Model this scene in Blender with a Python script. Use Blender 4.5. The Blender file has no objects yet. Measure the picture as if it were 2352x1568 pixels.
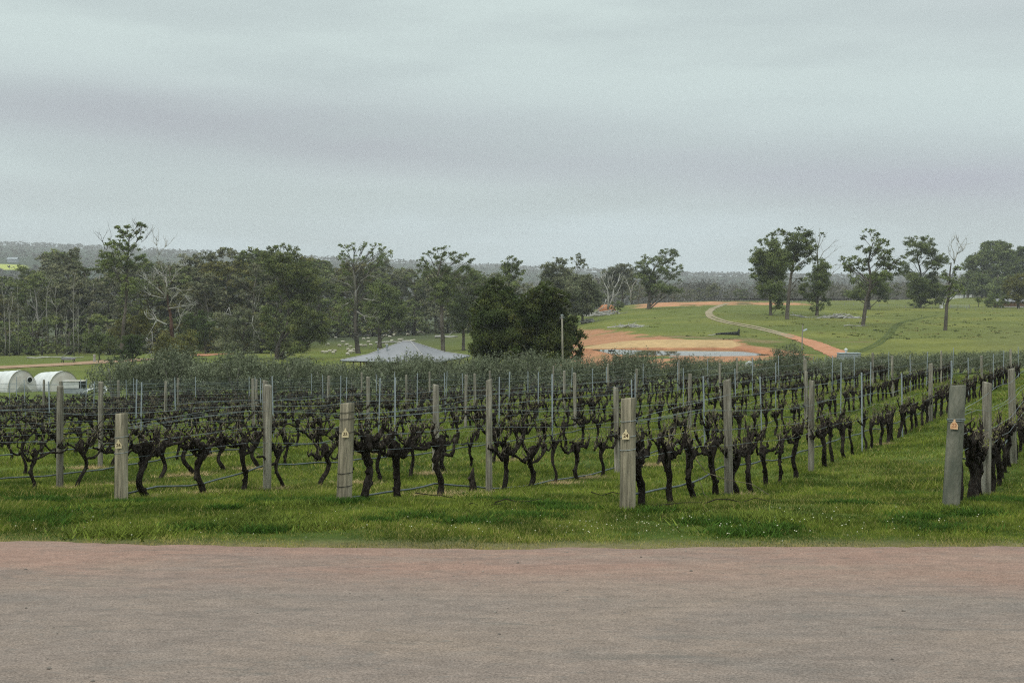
import bpy, math, random
import numpy as np
from mathutils import Vector

R = random.Random(7)
NR = np.random.default_rng(11)
scene = bpy.context.scene
COL = scene.collection
F, CX, HY = 2613.0, 1176.0, 640.0          # focal length / principal point in the 2352-px wide layout used for surveying
CAMZ = 1.85

# ------------------------------------------------------------------ terrain
def pchip(x, y, xq):
    x = np.asarray(x, float); y = np.asarray(y, float)
    h = np.diff(x); d = np.diff(y) / h
    m = np.zeros_like(y)
    for i in range(1, len(x) - 1):
        if d[i-1] * d[i] > 0:
            w1 = 2*h[i] + h[i-1]; w2 = h[i] + 2*h[i-1]
            m[i] = (w1 + w2) / (w1 / d[i-1] + w2 / d[i])
    m[0], m[-1] = d[0], d[-1]
    xq = np.clip(xq, x[0], x[-1])
    k = np.clip(np.searchsorted(x, xq) - 1, 0, len(x) - 2)
    t = (xq - x[k]) / h[k]
    return ((1+2*t)*(1-t)**2*y[k] + t*(1-t)**2*h[k]*m[k] + t*t*(3-2*t)*y[k+1] + t*t*(t-1)*h[k]*m[k+1])

NEAR = [(9, 2.47), (11, 2.60), (13, 2.79), (14.74, 2.99), (15.8, 3.13), (17.2, 3.33), (20, 3.70)]
COLS = {
 -700: [(22,4.0),(25,4.3),(38,5.35),(55,6.9),(72,8.3),(85,9.0),(100,9.9),(130,11.6),(150,13.0),(200,15.8),(260,18.5),(330,21.7),(420,25),(600,33),(900,40),(1300,10),(1600,-8),(1900,-23),(2500,-50),(3500,-94),(4600,-135),(5300,-120)],
 0:    [(22,4.0),(25,4.3),(38,5.35),(55,6.9),(72,8.3),(85,9.0),(100,9.9),(130,11.6),(150,13.0),(200,15.8),(260,18.5),(330,21.7),(420,25),(600,33),(900,40),(1300,10),(1600,-8),(1900,-23),(2500,-50),(3500,-94),(4600,-135),(5300,-120)],
 500:  [(22,3.97),(25,4.25),(38,5.3),(55,6.8),(72,8.1),(85,8.9),(100,9.9),(150,13.5),(200,16),(260,18.4),(330,20.8),(420,23.5),(600,30),(900,38),(1500,30),(2200,-5),(3000,-45),(4600,-90),(5300,-80)],
 1176: [(24,4.15),(38,5.2),(55,6.5),(72,7.7),(85,8.6),(100,9.7),(150,13.6),(200,16.5),(250,18.4),(300,19.5),(360,20.0),(420,20.1),(480,21.5),(600,27),(900,38),(1500,40),(3000,0),(4600,-42),(5300,-35)],
 1400: [(24,4.1),(38,5.15),(55,6.3),(72,7.3),(85,8.2),(100,9.3),(130,11.2),(160,12.5),(188,13.12),(206,13.15),(216,12.9),(230,12.1),(260,12.5),(300,12.2),(350,11.7),(400,11.3),(470,11.3),(520,11.6),(600,13),(900,28),(1500,35),(3000,5),(4600,-22),(5300,-18)],
 1700: [(24,4.1),(38,5.1),(55,6.0),(72,6.9),(85,7.8),(100,8.9),(130,10.8),(160,12.2),(188,13.1),(206,13.1),(218,12.9),(232,12.45),(260,12.6),(290,11.8),(340,11.0),(400,10.6),(470,10.5),(540,10.6),(620,12),(900,25),(1500,33),(3000,8),(4600,-8),(5300,-6)],
 2000: [(24,4.0),(38,5.0),(55,5.75),(72,6.6),(85,7.3),(100,8.4),(130,10.3),(170,11.9),(220,12.5),(260,12.2),(300,11.9),(350,11.4),(420,10.7),(520,11.0),(620,12),(900,24),(1500,30),(3000,8),(4600,-7),(5300,-5)],
 2352: [(24,3.78),(38,4.65),(55,5.5),(65,6.0),(85,6.9),(100,7.9),(130,9.7),(170,11.3),(220,11.8),(280,12.0),(350,11.4),(420,10.6),(520,10.2),(600,10.1),(680,9.5),(900,16),(1500,25),(3000,8),(4600,-7),(5300,-5)],
}
COLS[3050] = COLS[2352]
LD0, LD1, NLD = math.log(9.0), math.log(5300.0), 700
UT = np.linspace(-0.72, 0.72, 361)
_ld = np.linspace(LD0, LD1, NLD)
_keys = sorted(COLS)
_tab = np.array([pchip(np.log([p[0] for p in NEAR + COLS[k]]), [p[1] for p in NEAR + COLS[k]], _ld) for k in _keys])
_ku = (np.array(_keys) - CX) / F
TAB = np.array([np.interp(UT, _ku, _tab[:, j]) for j in range(NLD)])   # [logD, u]
_kern = np.exp(-0.5 * (np.arange(-24, 25) / 9.0) ** 2); _kern /= _kern.sum()
_pad = np.pad(TAB, ((0, 0), (24, 24)), mode='edge')
TAB = np.array([np.convolve(r, _kern, 'valid') for r in _pad])

def drop_np(X, Y):
    X = np.asarray(X, float); Y = np.asarray(Y, float)
    Yc = np.maximum(Y, 9.0)
    u = np.clip(X / Yc, -0.719, 0.719)
    a = (np.log(np.minimum(Yc, 5299.0)) - LD0) / (LD1 - LD0) * (NLD - 1)
    b = (u - UT[0]) / (UT[-1] - UT[0]) * (len(UT) - 1)
    i = np.clip(a.astype(int), 0, NLD - 2); j = np.clip(b.astype(int), 0, len(UT) - 2)
    fa, fb = a - i, b - j
    z = (TAB[i, j]*(1-fa)*(1-fb) + TAB[i+1, j]*fa*(1-fb) + TAB[i, j+1]*(1-fa)*fb + TAB[i+1, j+1]*fa*fb)
    near = 1.85 + np.maximum(Y + 2, 0) * (2.47 - 1.85) / 11.0
    return np.where(Y < 9.0, near, z)

def W(px, py, D): return Vector(((px - CX) / F * D, D, CAMZ - (py - HY) / F * D))
def gz0(x, y): return CAMZ - float(drop_np(x, y))

# the farm dam: a basin cut into the terrain
POND_DROP = 13.3
WATER_Z = CAMZ - POND_DROP
def PXD(px, D): return ((px - CX) / F * D, D)
POND = np.array([PXD(1362, 214), PXD(1480, 214.5), PXD(1600, 214), PXD(1690, 213), PXD(1716, 209), PXD(1752, 203.5), PXD(1790, 197), PXD(1740, 192),
                 PXD(1640, 192), PXD(1540, 194), PXD(1460, 197), PXD(1412, 201), PXD(1385, 208)])
def sdist(poly, X, Y):
    P = np.stack([np.ravel(X), np.ravel(Y)], 1)
    d = np.full(len(P), 1e9); inside = np.zeros(len(P), bool)
    n = len(poly)
    for i in range(n):
        a, b = poly[i], poly[(i+1) % n]
        ab = b - a
        t = np.clip(((P - a) @ ab) / (ab @ ab), 0, 1)
        d = np.minimum(d, np.linalg.norm(P - (a + t[:, None]*ab), axis=1))
        c = ((a[1] > P[:, 1]) != (b[1] > P[:, 1])) & (P[:, 0] < (b[0]-a[0])*(P[:, 1]-a[1])/(b[1]-a[1]+1e-12)+a[0])
        inside ^= c
    return np.where(inside, -d, d).reshape(np.shape(X))
def ground_np(X, Y):
    z = CAMZ - drop_np(X, Y)
    m = (Y > 180) & (Y < 240) & (X > 5) & (X < 60)
    if np.any(m):
        sd = sdist(POND, X[m], Y[m])
        zb = WATER_Z + np.clip(sd * 0.28, -1.2, 1.0)
        t = np.clip((sd + 1.0) / 5.0, 0, 1)
        zz = z[m]
        z[m] = np.where(sd < 0, np.minimum(zz, zb), zb*(1-t) + zz*t)
        z[m] = np.where(sd < 0, np.minimum(z[m], WATER_Z - 0.03 + sd*0.2), np.where(sd < 2, np.maximum(z[m], WATER_Z - 0.05 + sd*0.1), z[m]))
    bump = (vnoise(X, Y, 2.1, 3) - .5)*.10*np.clip((Y-11.5)/4, 0, 1)*np.clip((120-Y)/40, 0, 1) + (vnoise(X, Y, 17, 5)-.5)*.25*np.clip((Y-110)/60, 0, 1)
    pm = np.ones_like(z)
    if np.any(m): pm[m] = np.clip((sd-3)/6, 0, 1)
    return z + bump*pm
def gz(x, y): return float(ground_np(np.array([float(x)]), np.array([float(y)]))[0])
_DS = np.exp(np.linspace(math.log(80), math.log(5000), 900))
def depth_at(px, py, dmin=90):
    Ds = _DS[_DS >= dmin]
    pys = HY + drop_np((px - CX)/F*Ds, Ds)/Ds*F
    k = np.nonzero(pys <= py)[0]
    if len(k) == 0: return float(Ds[np.argmin(pys)])
    k = k[0]
    if k == 0: return float(Ds[0])
    t = (pys[k-1] - py) / (pys[k-1] - pys[k] + 1e-9)
    return float(Ds[k-1] + t*(Ds[k]-Ds[k-1]))
def G(px, py, dmin=90):
    D = depth_at(px, py, dmin)
    x = (px - CX)/F*D
    return Vector((x, D, gz(x, D)))
def GD(px, D):
    x = (px - CX)/F*D
    return Vector((x, D, gz(x, D)))

# value noise for numpy
def vnoise(X, Y, s, seed=0):
    X = np.asarray(X)/s + 1000; Y = np.asarray(Y)/s + 1000
    xi = np.floor(X).astype(np.int64); yi = np.floor(Y).astype(np.int64)
    fx = X - xi; fy = Y - yi
    fx = fx*fx*(3-2*fx); fy = fy*fy*(3-2*fy)
    def h(a, b):
        n = (a*374761393 + b*668265263 + seed*974634727) & 0x7fffffff
        n = ((n ^ (n >> 13)) * 1274126177) & 0x7fffffff
        return ((n ^ (n >> 16)) & 0xffff) / 65535.0
    return (h(xi, yi)*(1-fx)*(1-fy) + h(xi+1, yi)*fx*(1-fy) + h(xi, yi+1)*(1-fx)*fy + h(xi+1, yi+1)*fx*fy)

# ------------------------------------------------------------------ objects and materials
def tag(o, label=None, cat=None, group=None, kind=None):
    if label: o['label'] = label
    if cat: o['category'] = cat
    if group: o['group'] = group
    if kind: o['kind'] = kind
    return o
def empty(name, loc, label, cat, group=None, rz=0.0):
    o = bpy.data.objects.new(name, None); COL.objects.link(o)
    o.location = loc; o.rotation_euler = (0, 0, rz); o.empty_display_size = 0.2
    return tag(o, label, cat, group)
def link(name, me, parent=None, loc=None):
    o = bpy.data.objects.new(name, me); COL.objects.link(o)
    if parent is not None: o.parent = parent
    if loc is not None: o.location = loc
    return o
def mesh_np(name, V, Fc, mat=None, smooth=False, color=None):
    V = np.asarray(V, np.float32); Fc = np.asarray(Fc, np.int32)
    me = bpy.data.meshes.new(name)
    n, k = Fc.shape
    me.vertices.add(len(V)); me.vertices.foreach_set('co', V.ravel())
    me.loops.add(n*k); me.loops.foreach_set('vertex_index', Fc.ravel())
    me.polygons.add(n); me.polygons.foreach_set('loop_start', np.arange(0, n*k, k, dtype=np.int32))
    me.polygons.foreach_set('loop_total', np.full(n, k, np.int32))
    if smooth: me.polygons.foreach_set('use_smooth', np.ones(n, bool))
    if color is not None:
        a = me.color_attributes.new('tint', 'FLOAT_COLOR', 'POINT')
        c = np.ones((len(V), 4), np.float32); c[:, :3] = color
        a.data.foreach_set('color', c.ravel())
    me.update(calc_edges=True); me.validate()
    if mat: me.materials.append(mat)
    return me

class MB:
    def __init__(s): s.v = []; s.f = []; s.m = []; s.mi = 0
    def add(s, vs, fs):
        b = len(s.v); s.v += [tuple(v) for v in vs]; s.f += [tuple(i+b for i in f) for f in fs]; s.m += [s.mi]*len(fs)
    def tube(s, pts, rad, seg=7, jit=0.0, rng=R, caps=True):
        pts = [Vector(p) for p in pts]; n = len(pts)
        if not hasattr(rad, '__len__'): rad = [rad]*n
        t = (pts[1]-pts[0]).normalized()
        u = t.orthogonal().normalized()
        vs, fs = [], []
        for i in range(n):
            t2 = (pts[min(i+1, n-1)] - pts[max(i-1, 0)])
            if t2.length > 1e-9: t = t2.normalized()
            u = (u - t*u.dot(t))
            u = u.normalized() if u.length > 1e-6 else t.orthogonal().normalized()
            w = t.cross(u)
            for k in range(seg):
                a = 2*math.pi*k/seg
                r = rad[i]*(1 + (rng.uniform(-jit, jit) if jit else 0))
                vs.append(pts[i] + (u*math.cos(a) + w*math.sin(a))*r)
        for i in range(n-1):
            for k in range(seg):
                fs.append((i*seg+k, i*seg+(k+1) % seg, (i+1)*seg+(k+1) % seg, (i+1)*seg+k))
        if caps:
            fs.append(tuple(range(seg-1, -1, -1))); fs.append(tuple((n-1)*seg+k for k in range(seg)))
        s.add(vs, fs)
    def box(s, x0, x1, y0, y1, z0, z1):
        s.add([(x0,y0,z0),(x1,y0,z0),(x1,y1,z0),(x0,y1,z0),(x0,y0,z1),(x1,y0,z1),(x1,y1,z1),(x0,y1,z1)],
              [(3,2,1,0),(4,5,6,7),(0,1,5,4),(1,2,6,5),(2,3,7,6),(3,0,4,7)])
    def ball(s, c, r, seg=7, rings=5, jit=0.0, rng=R):
        if not hasattr(r, '__len__'): r = (r, r, r)
        vs = [(c[0], c[1], c[2]-r[2])]; fs = []
        for i in range(1, rings):
            p = math.pi*i/rings
            for k in range(seg):
                a = 2*math.pi*k/seg; q = 1 + (rng.uniform(-jit, jit) if jit else 0)
                vs.append((c[0]+r[0]*math.sin(p)*math.cos(a)*q, c[1]+r[1]*math.sin(p)*math.sin(a)*q, c[2]-r[2]*math.cos(p)*q))
        vs.append((c[0], c[1], c[2]+r[2])); top = len(vs)-1
        for k in range(seg):
            fs.append((0, 1+(k+1) % seg, 1+k)); fs.append((top, top-seg+k, top-seg+(k+1) % seg))
        for i in range(rings-2):
            for k in range(seg):
                a = 1+i*seg
                fs.append((a+k, a+(k+1) % seg, a+seg+(k+1) % seg, a+seg+k))
        s.add(vs, fs)
    def mesh(s, name, mats, smooth=False):
        me = bpy.data.meshes.new(name); me.from_pydata(s.v, [], s.f); me.update()
        for m in (mats if isinstance(mats, (list, tuple)) else [mats]): me.materials.append(m)
        me.polygons.foreach_set('material_index', s.m)
        if smooth: me.polygons.foreach_set('use_smooth', [True]*len(s.f))
        return me
    def build(s, name, mats, parent=None, loc=None, smooth=False):
        return link(name, s.mesh(name, mats, smooth), parent, loc)

def M(name, c1, c2=None, scale=4.0, rough=0.9, bump=0.0, bscale=None, stretch=(1, 1, 1), attr=False, c3=None, spec=0.04, trans=0.0, rnd=0.0, detail=4.0, lo=0.35, hi=0.65):
    m = bpy.data.materials.new(name); m.use_nodes = True
    N, L = m.node_tree.nodes, m.node_tree.links
    b = N['Principled BSDF']; out = N['Material Output']
    b.inputs['Roughness'].default_value = rough
    b.inputs['Specular IOR Level'].default_value = spec
    tc = N.new('ShaderNodeTexCoord'); mp = N.new('ShaderNodeMapping'); mp.inputs['Scale'].default_value = stretch
    L.new(tc.outputs['Object'], mp.inputs['Vector'])
    c2 = c2 or c1
    nz = N.new('ShaderNodeTexNoise'); nz.inputs['Scale'].default_value = scale; nz.inputs['Detail'].default_value = detail
    L.new(mp.outputs[0], nz.inputs['Vector'])
    rp = N.new('ShaderNodeValToRGB'); rp.color_ramp.elements[0].position = lo; rp.color_ramp.elements[1].position = hi
    rp.color_ramp.elements[0].color = (*c1, 1); rp.color_ramp.elements[1].color = (*c2, 1)
    if c3:
        e = rp.color_ramp.elements.new(hi + (1-hi)*0.5); e.color = (*c3, 1)
    L.new(nz.outputs['Fac'], rp.inputs['Fac'])
    col = rp.outputs['Color']
    if attr:
        at = N.new('ShaderNodeAttribute'); at.attribute_name = 'tint'
        mx = N.new('ShaderNodeMix'); mx.data_type = 'RGBA'; mx.blend_type = 'MULTIPLY'; mx.inputs[0].default_value = 1
        L.new(col, mx.inputs[6]); L.new(at.outputs['Color'], mx.inputs[7]); col = mx.outputs[2]
    if rnd:
        oi = N.new('ShaderNodeObjectInfo'); hs = N.new('ShaderNodeHueSaturation')
        mr = N.new('ShaderNodeMapRange'); mr.inputs[3].default_value = 1-rnd; mr.inputs[4].default_value = 1+rnd
        L.new(oi.outputs['Random'], mr.inputs[0]); L.new(mr.outputs[0], hs.inputs['Value']); L.new(col, hs.inputs['Color']); col = hs.outputs['Color']
    L.new(col, b.inputs['Base Color'])
    if bump:
        n2 = N.new('ShaderNodeTexNoise'); n2.inputs['Scale'].default_value = bscale or scale*3; n2.inputs['Detail'].default_value = 5
        L.new(mp.outputs[0], n2.inputs['Vector'])
        bp = N.new('ShaderNodeBump'); bp.inputs['Strength'].default_value = bump; bp.inputs['Distance'].default_value = 0.05
        L.new(n2.outputs['Fac'], bp.inputs['Height']); L.new(bp.outputs[0], b.inputs['Normal'])
    if trans:
        tr = N.new('ShaderNodeBsdfTranslucent'); ms = N.new('ShaderNodeMixShader'); ms.inputs[0].default_value = trans
        L.new(col, tr.inputs['Color']); L.new(b.outputs[0], ms.inputs[1]); L.new(tr.outputs[0], ms.inputs[2]); L.new(ms.outputs[0], out.inputs['Surface'])
    return m

m_bark   = M('vine_bark', (.015,.012,.010), (.040,.032,.026), 26, bump=.8, bscale=60, stretch=(1,1,.35), c3=(.115,.10,.085), rnd=.3, lo=.33, hi=.62)
m_cane   = M('vine_cane', (.06,.05,.037), (.20,.165,.12), 14)
m_bud    = M('vine_bud', (.16,.19,.035), (.28,.27,.07), 30, trans=.3)
m_post   = M('weathered_post', (.095,.085,.066), (.30,.27,.215), 22, bump=.9, bscale=45, stretch=(1,1,.06), c3=(.42,.39,.33), rnd=.16, detail=8, lo=.30, hi=.60)
m_endpost= M('mossy_end_post', (.10,.092,.066), (.33,.285,.205), 16, bump=1., bscale=34, stretch=(1,1,.07), c3=(.46,.40,.30), rnd=.1, detail=8, lo=.30, hi=.60)
m_oldpost= M('green_end_post', (.10,.105,.082), (.20,.19,.15), 7, bump=.5, bscale=25, stretch=(1,1,.35), c3=(.36,.33,.28), detail=6)
m_steel  = M('galvanised_steel', (.22,.25,.27), (.33,.36,.38), 12, rough=.5, spec=.4)
m_wire   = M('fence_wire', (.15,.18,.19), (.26,.29,.30), 3, rough=.5, spec=.4)
m_hose   = M('irrigation_hose', (.05,.06,.06), (.10,.12,.12), 6, rough=.5, spec=.5)
m_tag    = M('ear_tag_plastic', (.62,.50,.30), (.70,.58,.36), 20, rough=.6)
m_tag2   = M('faded_tag_plastic', (.60,.33,.17), (.64,.46,.28), 20, rough=.6)
m_digit  = M('dark_print', (.05,.02,.01), rough=.8)
m_trunk  = M('eucalypt_bark', (.050,.042,.034), (.135,.115,.095), .9, bump=.6, bscale=4, stretch=(1,1,.25), rnd=.2)
m_trunkp = M('pale_bark', (.16,.145,.125), (.31,.29,.26), .8, bump=.4, bscale=4, stretch=(1,1,.25), rnd=.15)
m_redbark= M('red_brown_bark', (.05,.028,.02), (.10,.055,.04), .9, bump=.5, bscale=4, stretch=(1,1,.25))
m_dead   = M('bleached_dead_wood', (.25,.235,.21), (.43,.41,.375), 1.2, bump=.4, bscale=6)
m_leaf   = M('eucalypt_leaf', (.082,.108,.036), (.165,.190,.066), .32, trans=.22, rnd=.16, c3=(.24,.245,.095), rough=.6, attr=True)
m_leafg  = M('grey_leaf', (.112,.126,.068), (.190,.192,.108), .3, trans=.2, rnd=.16, c3=(.25,.235,.14), rough=.6, attr=True)
m_leafd  = M('dark_bush_leaf', (.036,.055,.016), (.074,.096,.027), .35, trans=.18, c3=(.15,.145,.04), rough=.6, attr=True)
m_leafy  = M('yellow_green_leaf', (.095,.10,.03), (.16,.15,.048), .4, trans=.22, rough=.6, attr=True)
m_olive  = M('olive_leaf', (.10,.115,.066), (.18,.192,.122), 1.1, trans=.15, rnd=.15, rough=.55, c3=(.36,.35,.25), attr=True)
m_farleaf= M('haze_paled_leaf', (.105,.098,.075), (.155,.142,.112), .02, trans=.15, attr=True)  # leaf colour lightened and greyed to carry part of the distance haze
m_grass  = M('grass_blade', (.92,.90,.80), (1.35,1.25,1.05), .9, trans=.3, rough=.8, attr=True, spec=.06)
m_straw  = M('dry_straw', (.22,.17,.10), (.36,.29,.18), 8)
m_white  = M('white_plastic', (.47,.475,.46), (.60,.60,.585), 1.5, rough=.45, c3=(.45,.41,.35))
m_cap    = M('stained_white_plastic', (.40,.365,.32), (.53,.51,.475), 1.2, rough=.5)
m_dark   = M('painted_opening_shade', (.015,.018,.016), (.03,.035,.03), 3)  # near-black colour painted in for the shade inside vent, doorway and crate openings
m_flower = M('white_clover_flower', (.45,.43,.29), (.60,.58,.44), 10)
m_roof   = M('zinc_roof', (.20,.197,.208), (.245,.24,.252), .35, rough=.6, bump=.05)
m_ridge  = M('ridge_cap', (.30,.285,.28), (.36,.345,.335), 1)
m_wood   = M('verandah_timber', (.05,.025,.012), (.09,.045,.022), 2)
m_wallb  = M('house_wall', (.10,.06,.035), (.14,.085,.05), 1)
m_wool   = M('dirty_wool', (.38,.345,.27), (.52,.48,.39), 3, rnd=.12)
m_sface  = M('sheep_face', (.28,.25,.20), (.40,.36,.30), 5)
m_char   = M('charred_wood', (.010,.010,.010), (.05,.05,.048), 2, c3=(.30,.29,.27))
m_ldirt  = M('orange_earth', (.33,.13,.06), (.42,.19,.10), 1.5, bump=.5)
m_leadpaint = M('white_car_paint', (.62,.63,.65), (.68,.69,.70), 1, rough=.3, spec=.5)
m_glass  = M('dark_car_glass', (.02,.025,.03), rough=.1, spec=.6)
m_tyre   = M('tyre_rubber', (.015,.015,.015), rough=.8)
m_corr   = M('grey_corrugated_iron', (.22,.24,.26), (.30,.32,.33), 2, rough=.5)
m_tan    = M('tan_timber', (.30,.22,.13), (.38,.28,.17), 2)
m_stone  = M('road_stone', (.10,.085,.075), (.26,.22,.19), 40)

# ------------------------------------------------------------------ ground sheet
def polypx(pts, dmin=90):
    return np.array([[G(px, py, dmin).x, G(px, py, dmin).y] for px, py in pts])
Z_REDDAM = polypx([(1300,800),(1330,757),(1420,760),(1510,771),(1545,775),(1600,782),(1690,780),(1712,790),(1760,797),(1830,808),(1880,822),(1830,842),(1700,842),(1600,835),(1500,850),(1330,862),(1240,858)], 120)
Z_SAND   = np.array([PXD(1335, 215.5), PXD(1480, 215.5), PXD(1600, 215), PXD(1686, 214), PXD(1704, 219), PXD(1680,230), PXD(1600,231), PXD(1480,232), PXD(1340,232)])
Z_BROWN  = polypx([(1480,772),(1560,770),(1680,776),(1800,790),(1980,800),(1960,812),(1830,806),(1720,790),(1640,780)], 225)
Z_OR1 = polypx([(1462,703),(1480,697),(1560,693.5),(1680,692.5),(1760,694),(1850,697),(1850,700),(1700,700),(1560,703),(1500,706),(1470,708)], 300)
Z_OR2 = polypx([(1425,685),(1490,684),(1490,688),(1430,689)], 300)
Z_SHEEP = None
def build_ground():
    us = np.concatenate([np.linspace(-.70, -.50, 14)[:-1], np.linspace(-.50, .50, 360), np.linspace(.50, .70, 14)[1:]])
    ys = np.unique(np.concatenate([np.linspace(-22, 9, 24), np.exp(np.linspace(math.log(9), math.log(180), 190)), np.arange(180, 245, .6), np.exp(np.linspace(math.log(245), math.log(5300), 210))]))
    wid = np.maximum(ys, 26.0)
    X = us[None, :]*wid[:, None]; Y = np.repeat(ys[:, None], len(us), 1)
    Z = ground_np(X.copy(), Y.copy())
    n, k = X.shape
    idx = np.arange(n*k).reshape(n, k)
    Fc = np.stack([idx[:-1, :-1].ravel(), idx[:-1, 1:].ravel(), idx[1:, 1:].ravel(), idx[1:, :-1].ravel()], 1)
    # earth and turf colours of each zone
    def sm(a, b, t): t = np.clip((t-a)/(b-a), 0, 1); return t*t*(3-2*t)
    C = np.zeros(X.shape+(3,))
    def lay(col, w): C[...] = C*(1-w[..., None]) + np.array(col)*w[..., None]
    one = np.ones_like(X)
    lay((.045,.068,.014), one)
    n1 = vnoise(X, Y, 3.0, 1); n2 = vnoise(X, Y, 14, 2); n3 = vnoise(X, Y, 40, 9)
    lay((.090,.118,.025), sm(.4, .7, n1)*sm(11, 16, Y))
    lay((.155,.125,.068), sm(11.75, 11.05, Y)*.85)
    lay((.112,.130,.030), sm(70, 110, Y))
    lay((.112,.122,.034), sm(90, 200, Y)*sm(.05, .2, X/np.maximum(Y, 9)))
    lay((.150,.150,.038), sm(.45, .75, n2)*sm(90, 120, Y)*.8)
    lay((.090,.105,.028), sm(.5, .8, n3)*sm(110, 160, Y)*.7)
    px = CX + X/np.maximum(Y, 9)*F
    lay((.125,.125,.045), sm(2150, 2352, px)*sm(330, 200, Y)*sm(110, 150, Y)*.6)
    def zone(poly, col, soft, amp=1.5):
        sd = sdist(poly, X, Y) + (vnoise(X, Y, 2.5, 21)-.5)*amp*2 + (vnoise(X, Y, 7, 22)-.5)*amp
        lay(col, 1 - sm(-soft, soft, sd))
    zone(Z_BROWN, (.16,.125,.06), 3, 3)
    zone(Z_REDDAM, (.325,.162,.09), .8, 1.6)
    gn = vnoise(X, Y, 5, 31)
    sdr = sdist(Z_REDDAM, X, Y)
    lay((.12,.13,.045), (sdr < 0)*sm(.62, .72, gn)*sm(222, 230, Y)*.8)
    lay((.10,.12,.04), (sdr < 0)*sm(.66, .74, gn)*sm(205, 190, Y))
    lay((.30,.13,.07), sm(3, 0, sdist(POND, X, Y)))
    zone(Z_SAND, (.40,.265,.135), .4, .3)
    zone(Z_OR1, (.40,.20,.11), 2, 4); zone(Z_OR2, (.38,.21,.12), 2, 3)
    lay((.115,.10,.045), sm(.62, .70, vnoise(X, Y, 9, 77))*sm(330, 380, Y)*(sdist(Z_OR1, X, Y) < 0))
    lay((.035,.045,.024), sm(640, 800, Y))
    # the bright pasture seen on the far slope
    fld = polypx([(-160,621),(66,621),(56,609),(-20,605),(-160,605)], 1200)
    sdf = sdist(fld, X, Y); lay((.34,.36,.06), sm(8, -8, sdf))
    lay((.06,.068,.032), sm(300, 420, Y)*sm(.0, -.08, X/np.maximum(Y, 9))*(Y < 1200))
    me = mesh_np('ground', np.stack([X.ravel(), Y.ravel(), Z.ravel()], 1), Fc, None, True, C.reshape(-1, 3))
    m = bpy.data.materials.new('pasture'); m.use_nodes = True
    N, L = m.node_tree.nodes, m.node_tree.links; b = N['Principled BSDF']
    b.inputs['Roughness'].default_value = .95; b.inputs['Specular IOR Level'].default_value = .05
    at = N.new('ShaderNodeAttribute'); at.attribute_name = 'tint'
    tc = N.new('ShaderNodeTexCoord')
    def nz(s, d=5):
        a = N.new('ShaderNodeTexNoise'); a.inputs['Scale'].default_value = s; a.inputs['Detail'].default_value = d; a.inputs['Roughness'].default_value = .65
        L.new(tc.outputs['Object'], a.inputs['Vector']); return a
    a1, a2, a3 = nz(6), nz(.7), nz(.12)
    def mr(n, lo, hi):
        r = N.new('ShaderNodeMapRange'); r.inputs[1].default_value = .3; r.inputs[2].default_value = .7; r.inputs[3].default_value = lo; r.inputs[4].default_value = hi
        L.new(n.outputs['Fac'], r.inputs[0]); return r.outputs[0]
    def mul(p, q):
        r = N.new('ShaderNodeMath'); r.operation = 'MULTIPLY'; L.new(p, r.inputs[0]); L.new(q, r.inputs[1]); return r.outputs[0]
    f = mul(mul(mr(a1, .72, 1.28), mr(a2, .78, 1.22)), mr(a3, .86, 1.14))
    vm = N.new('ShaderNodeVectorMath'); vm.operation = 'SCALE'; L.new(at.outputs['Color'], vm.inputs[0]); L.new(f, vm.inputs['Scale'])
    L.new(vm.outputs[0], b.inputs['Base Color'])
    bp = N.new('ShaderNodeBump'); bp.inputs['Strength'].default_value = .6; bp.inputs['Distance'].default_value = .12
    L.new(a1.outputs['Fac'], bp.inputs['Height']); L.new(bp.outputs[0], b.inputs['Normal'])
    me.materials.append(m)
    tag(link('ground', me), 'grassy farm ground sloping from the road down to the dam and far hills', 'ground', kind='structure')
build_ground()

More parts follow.
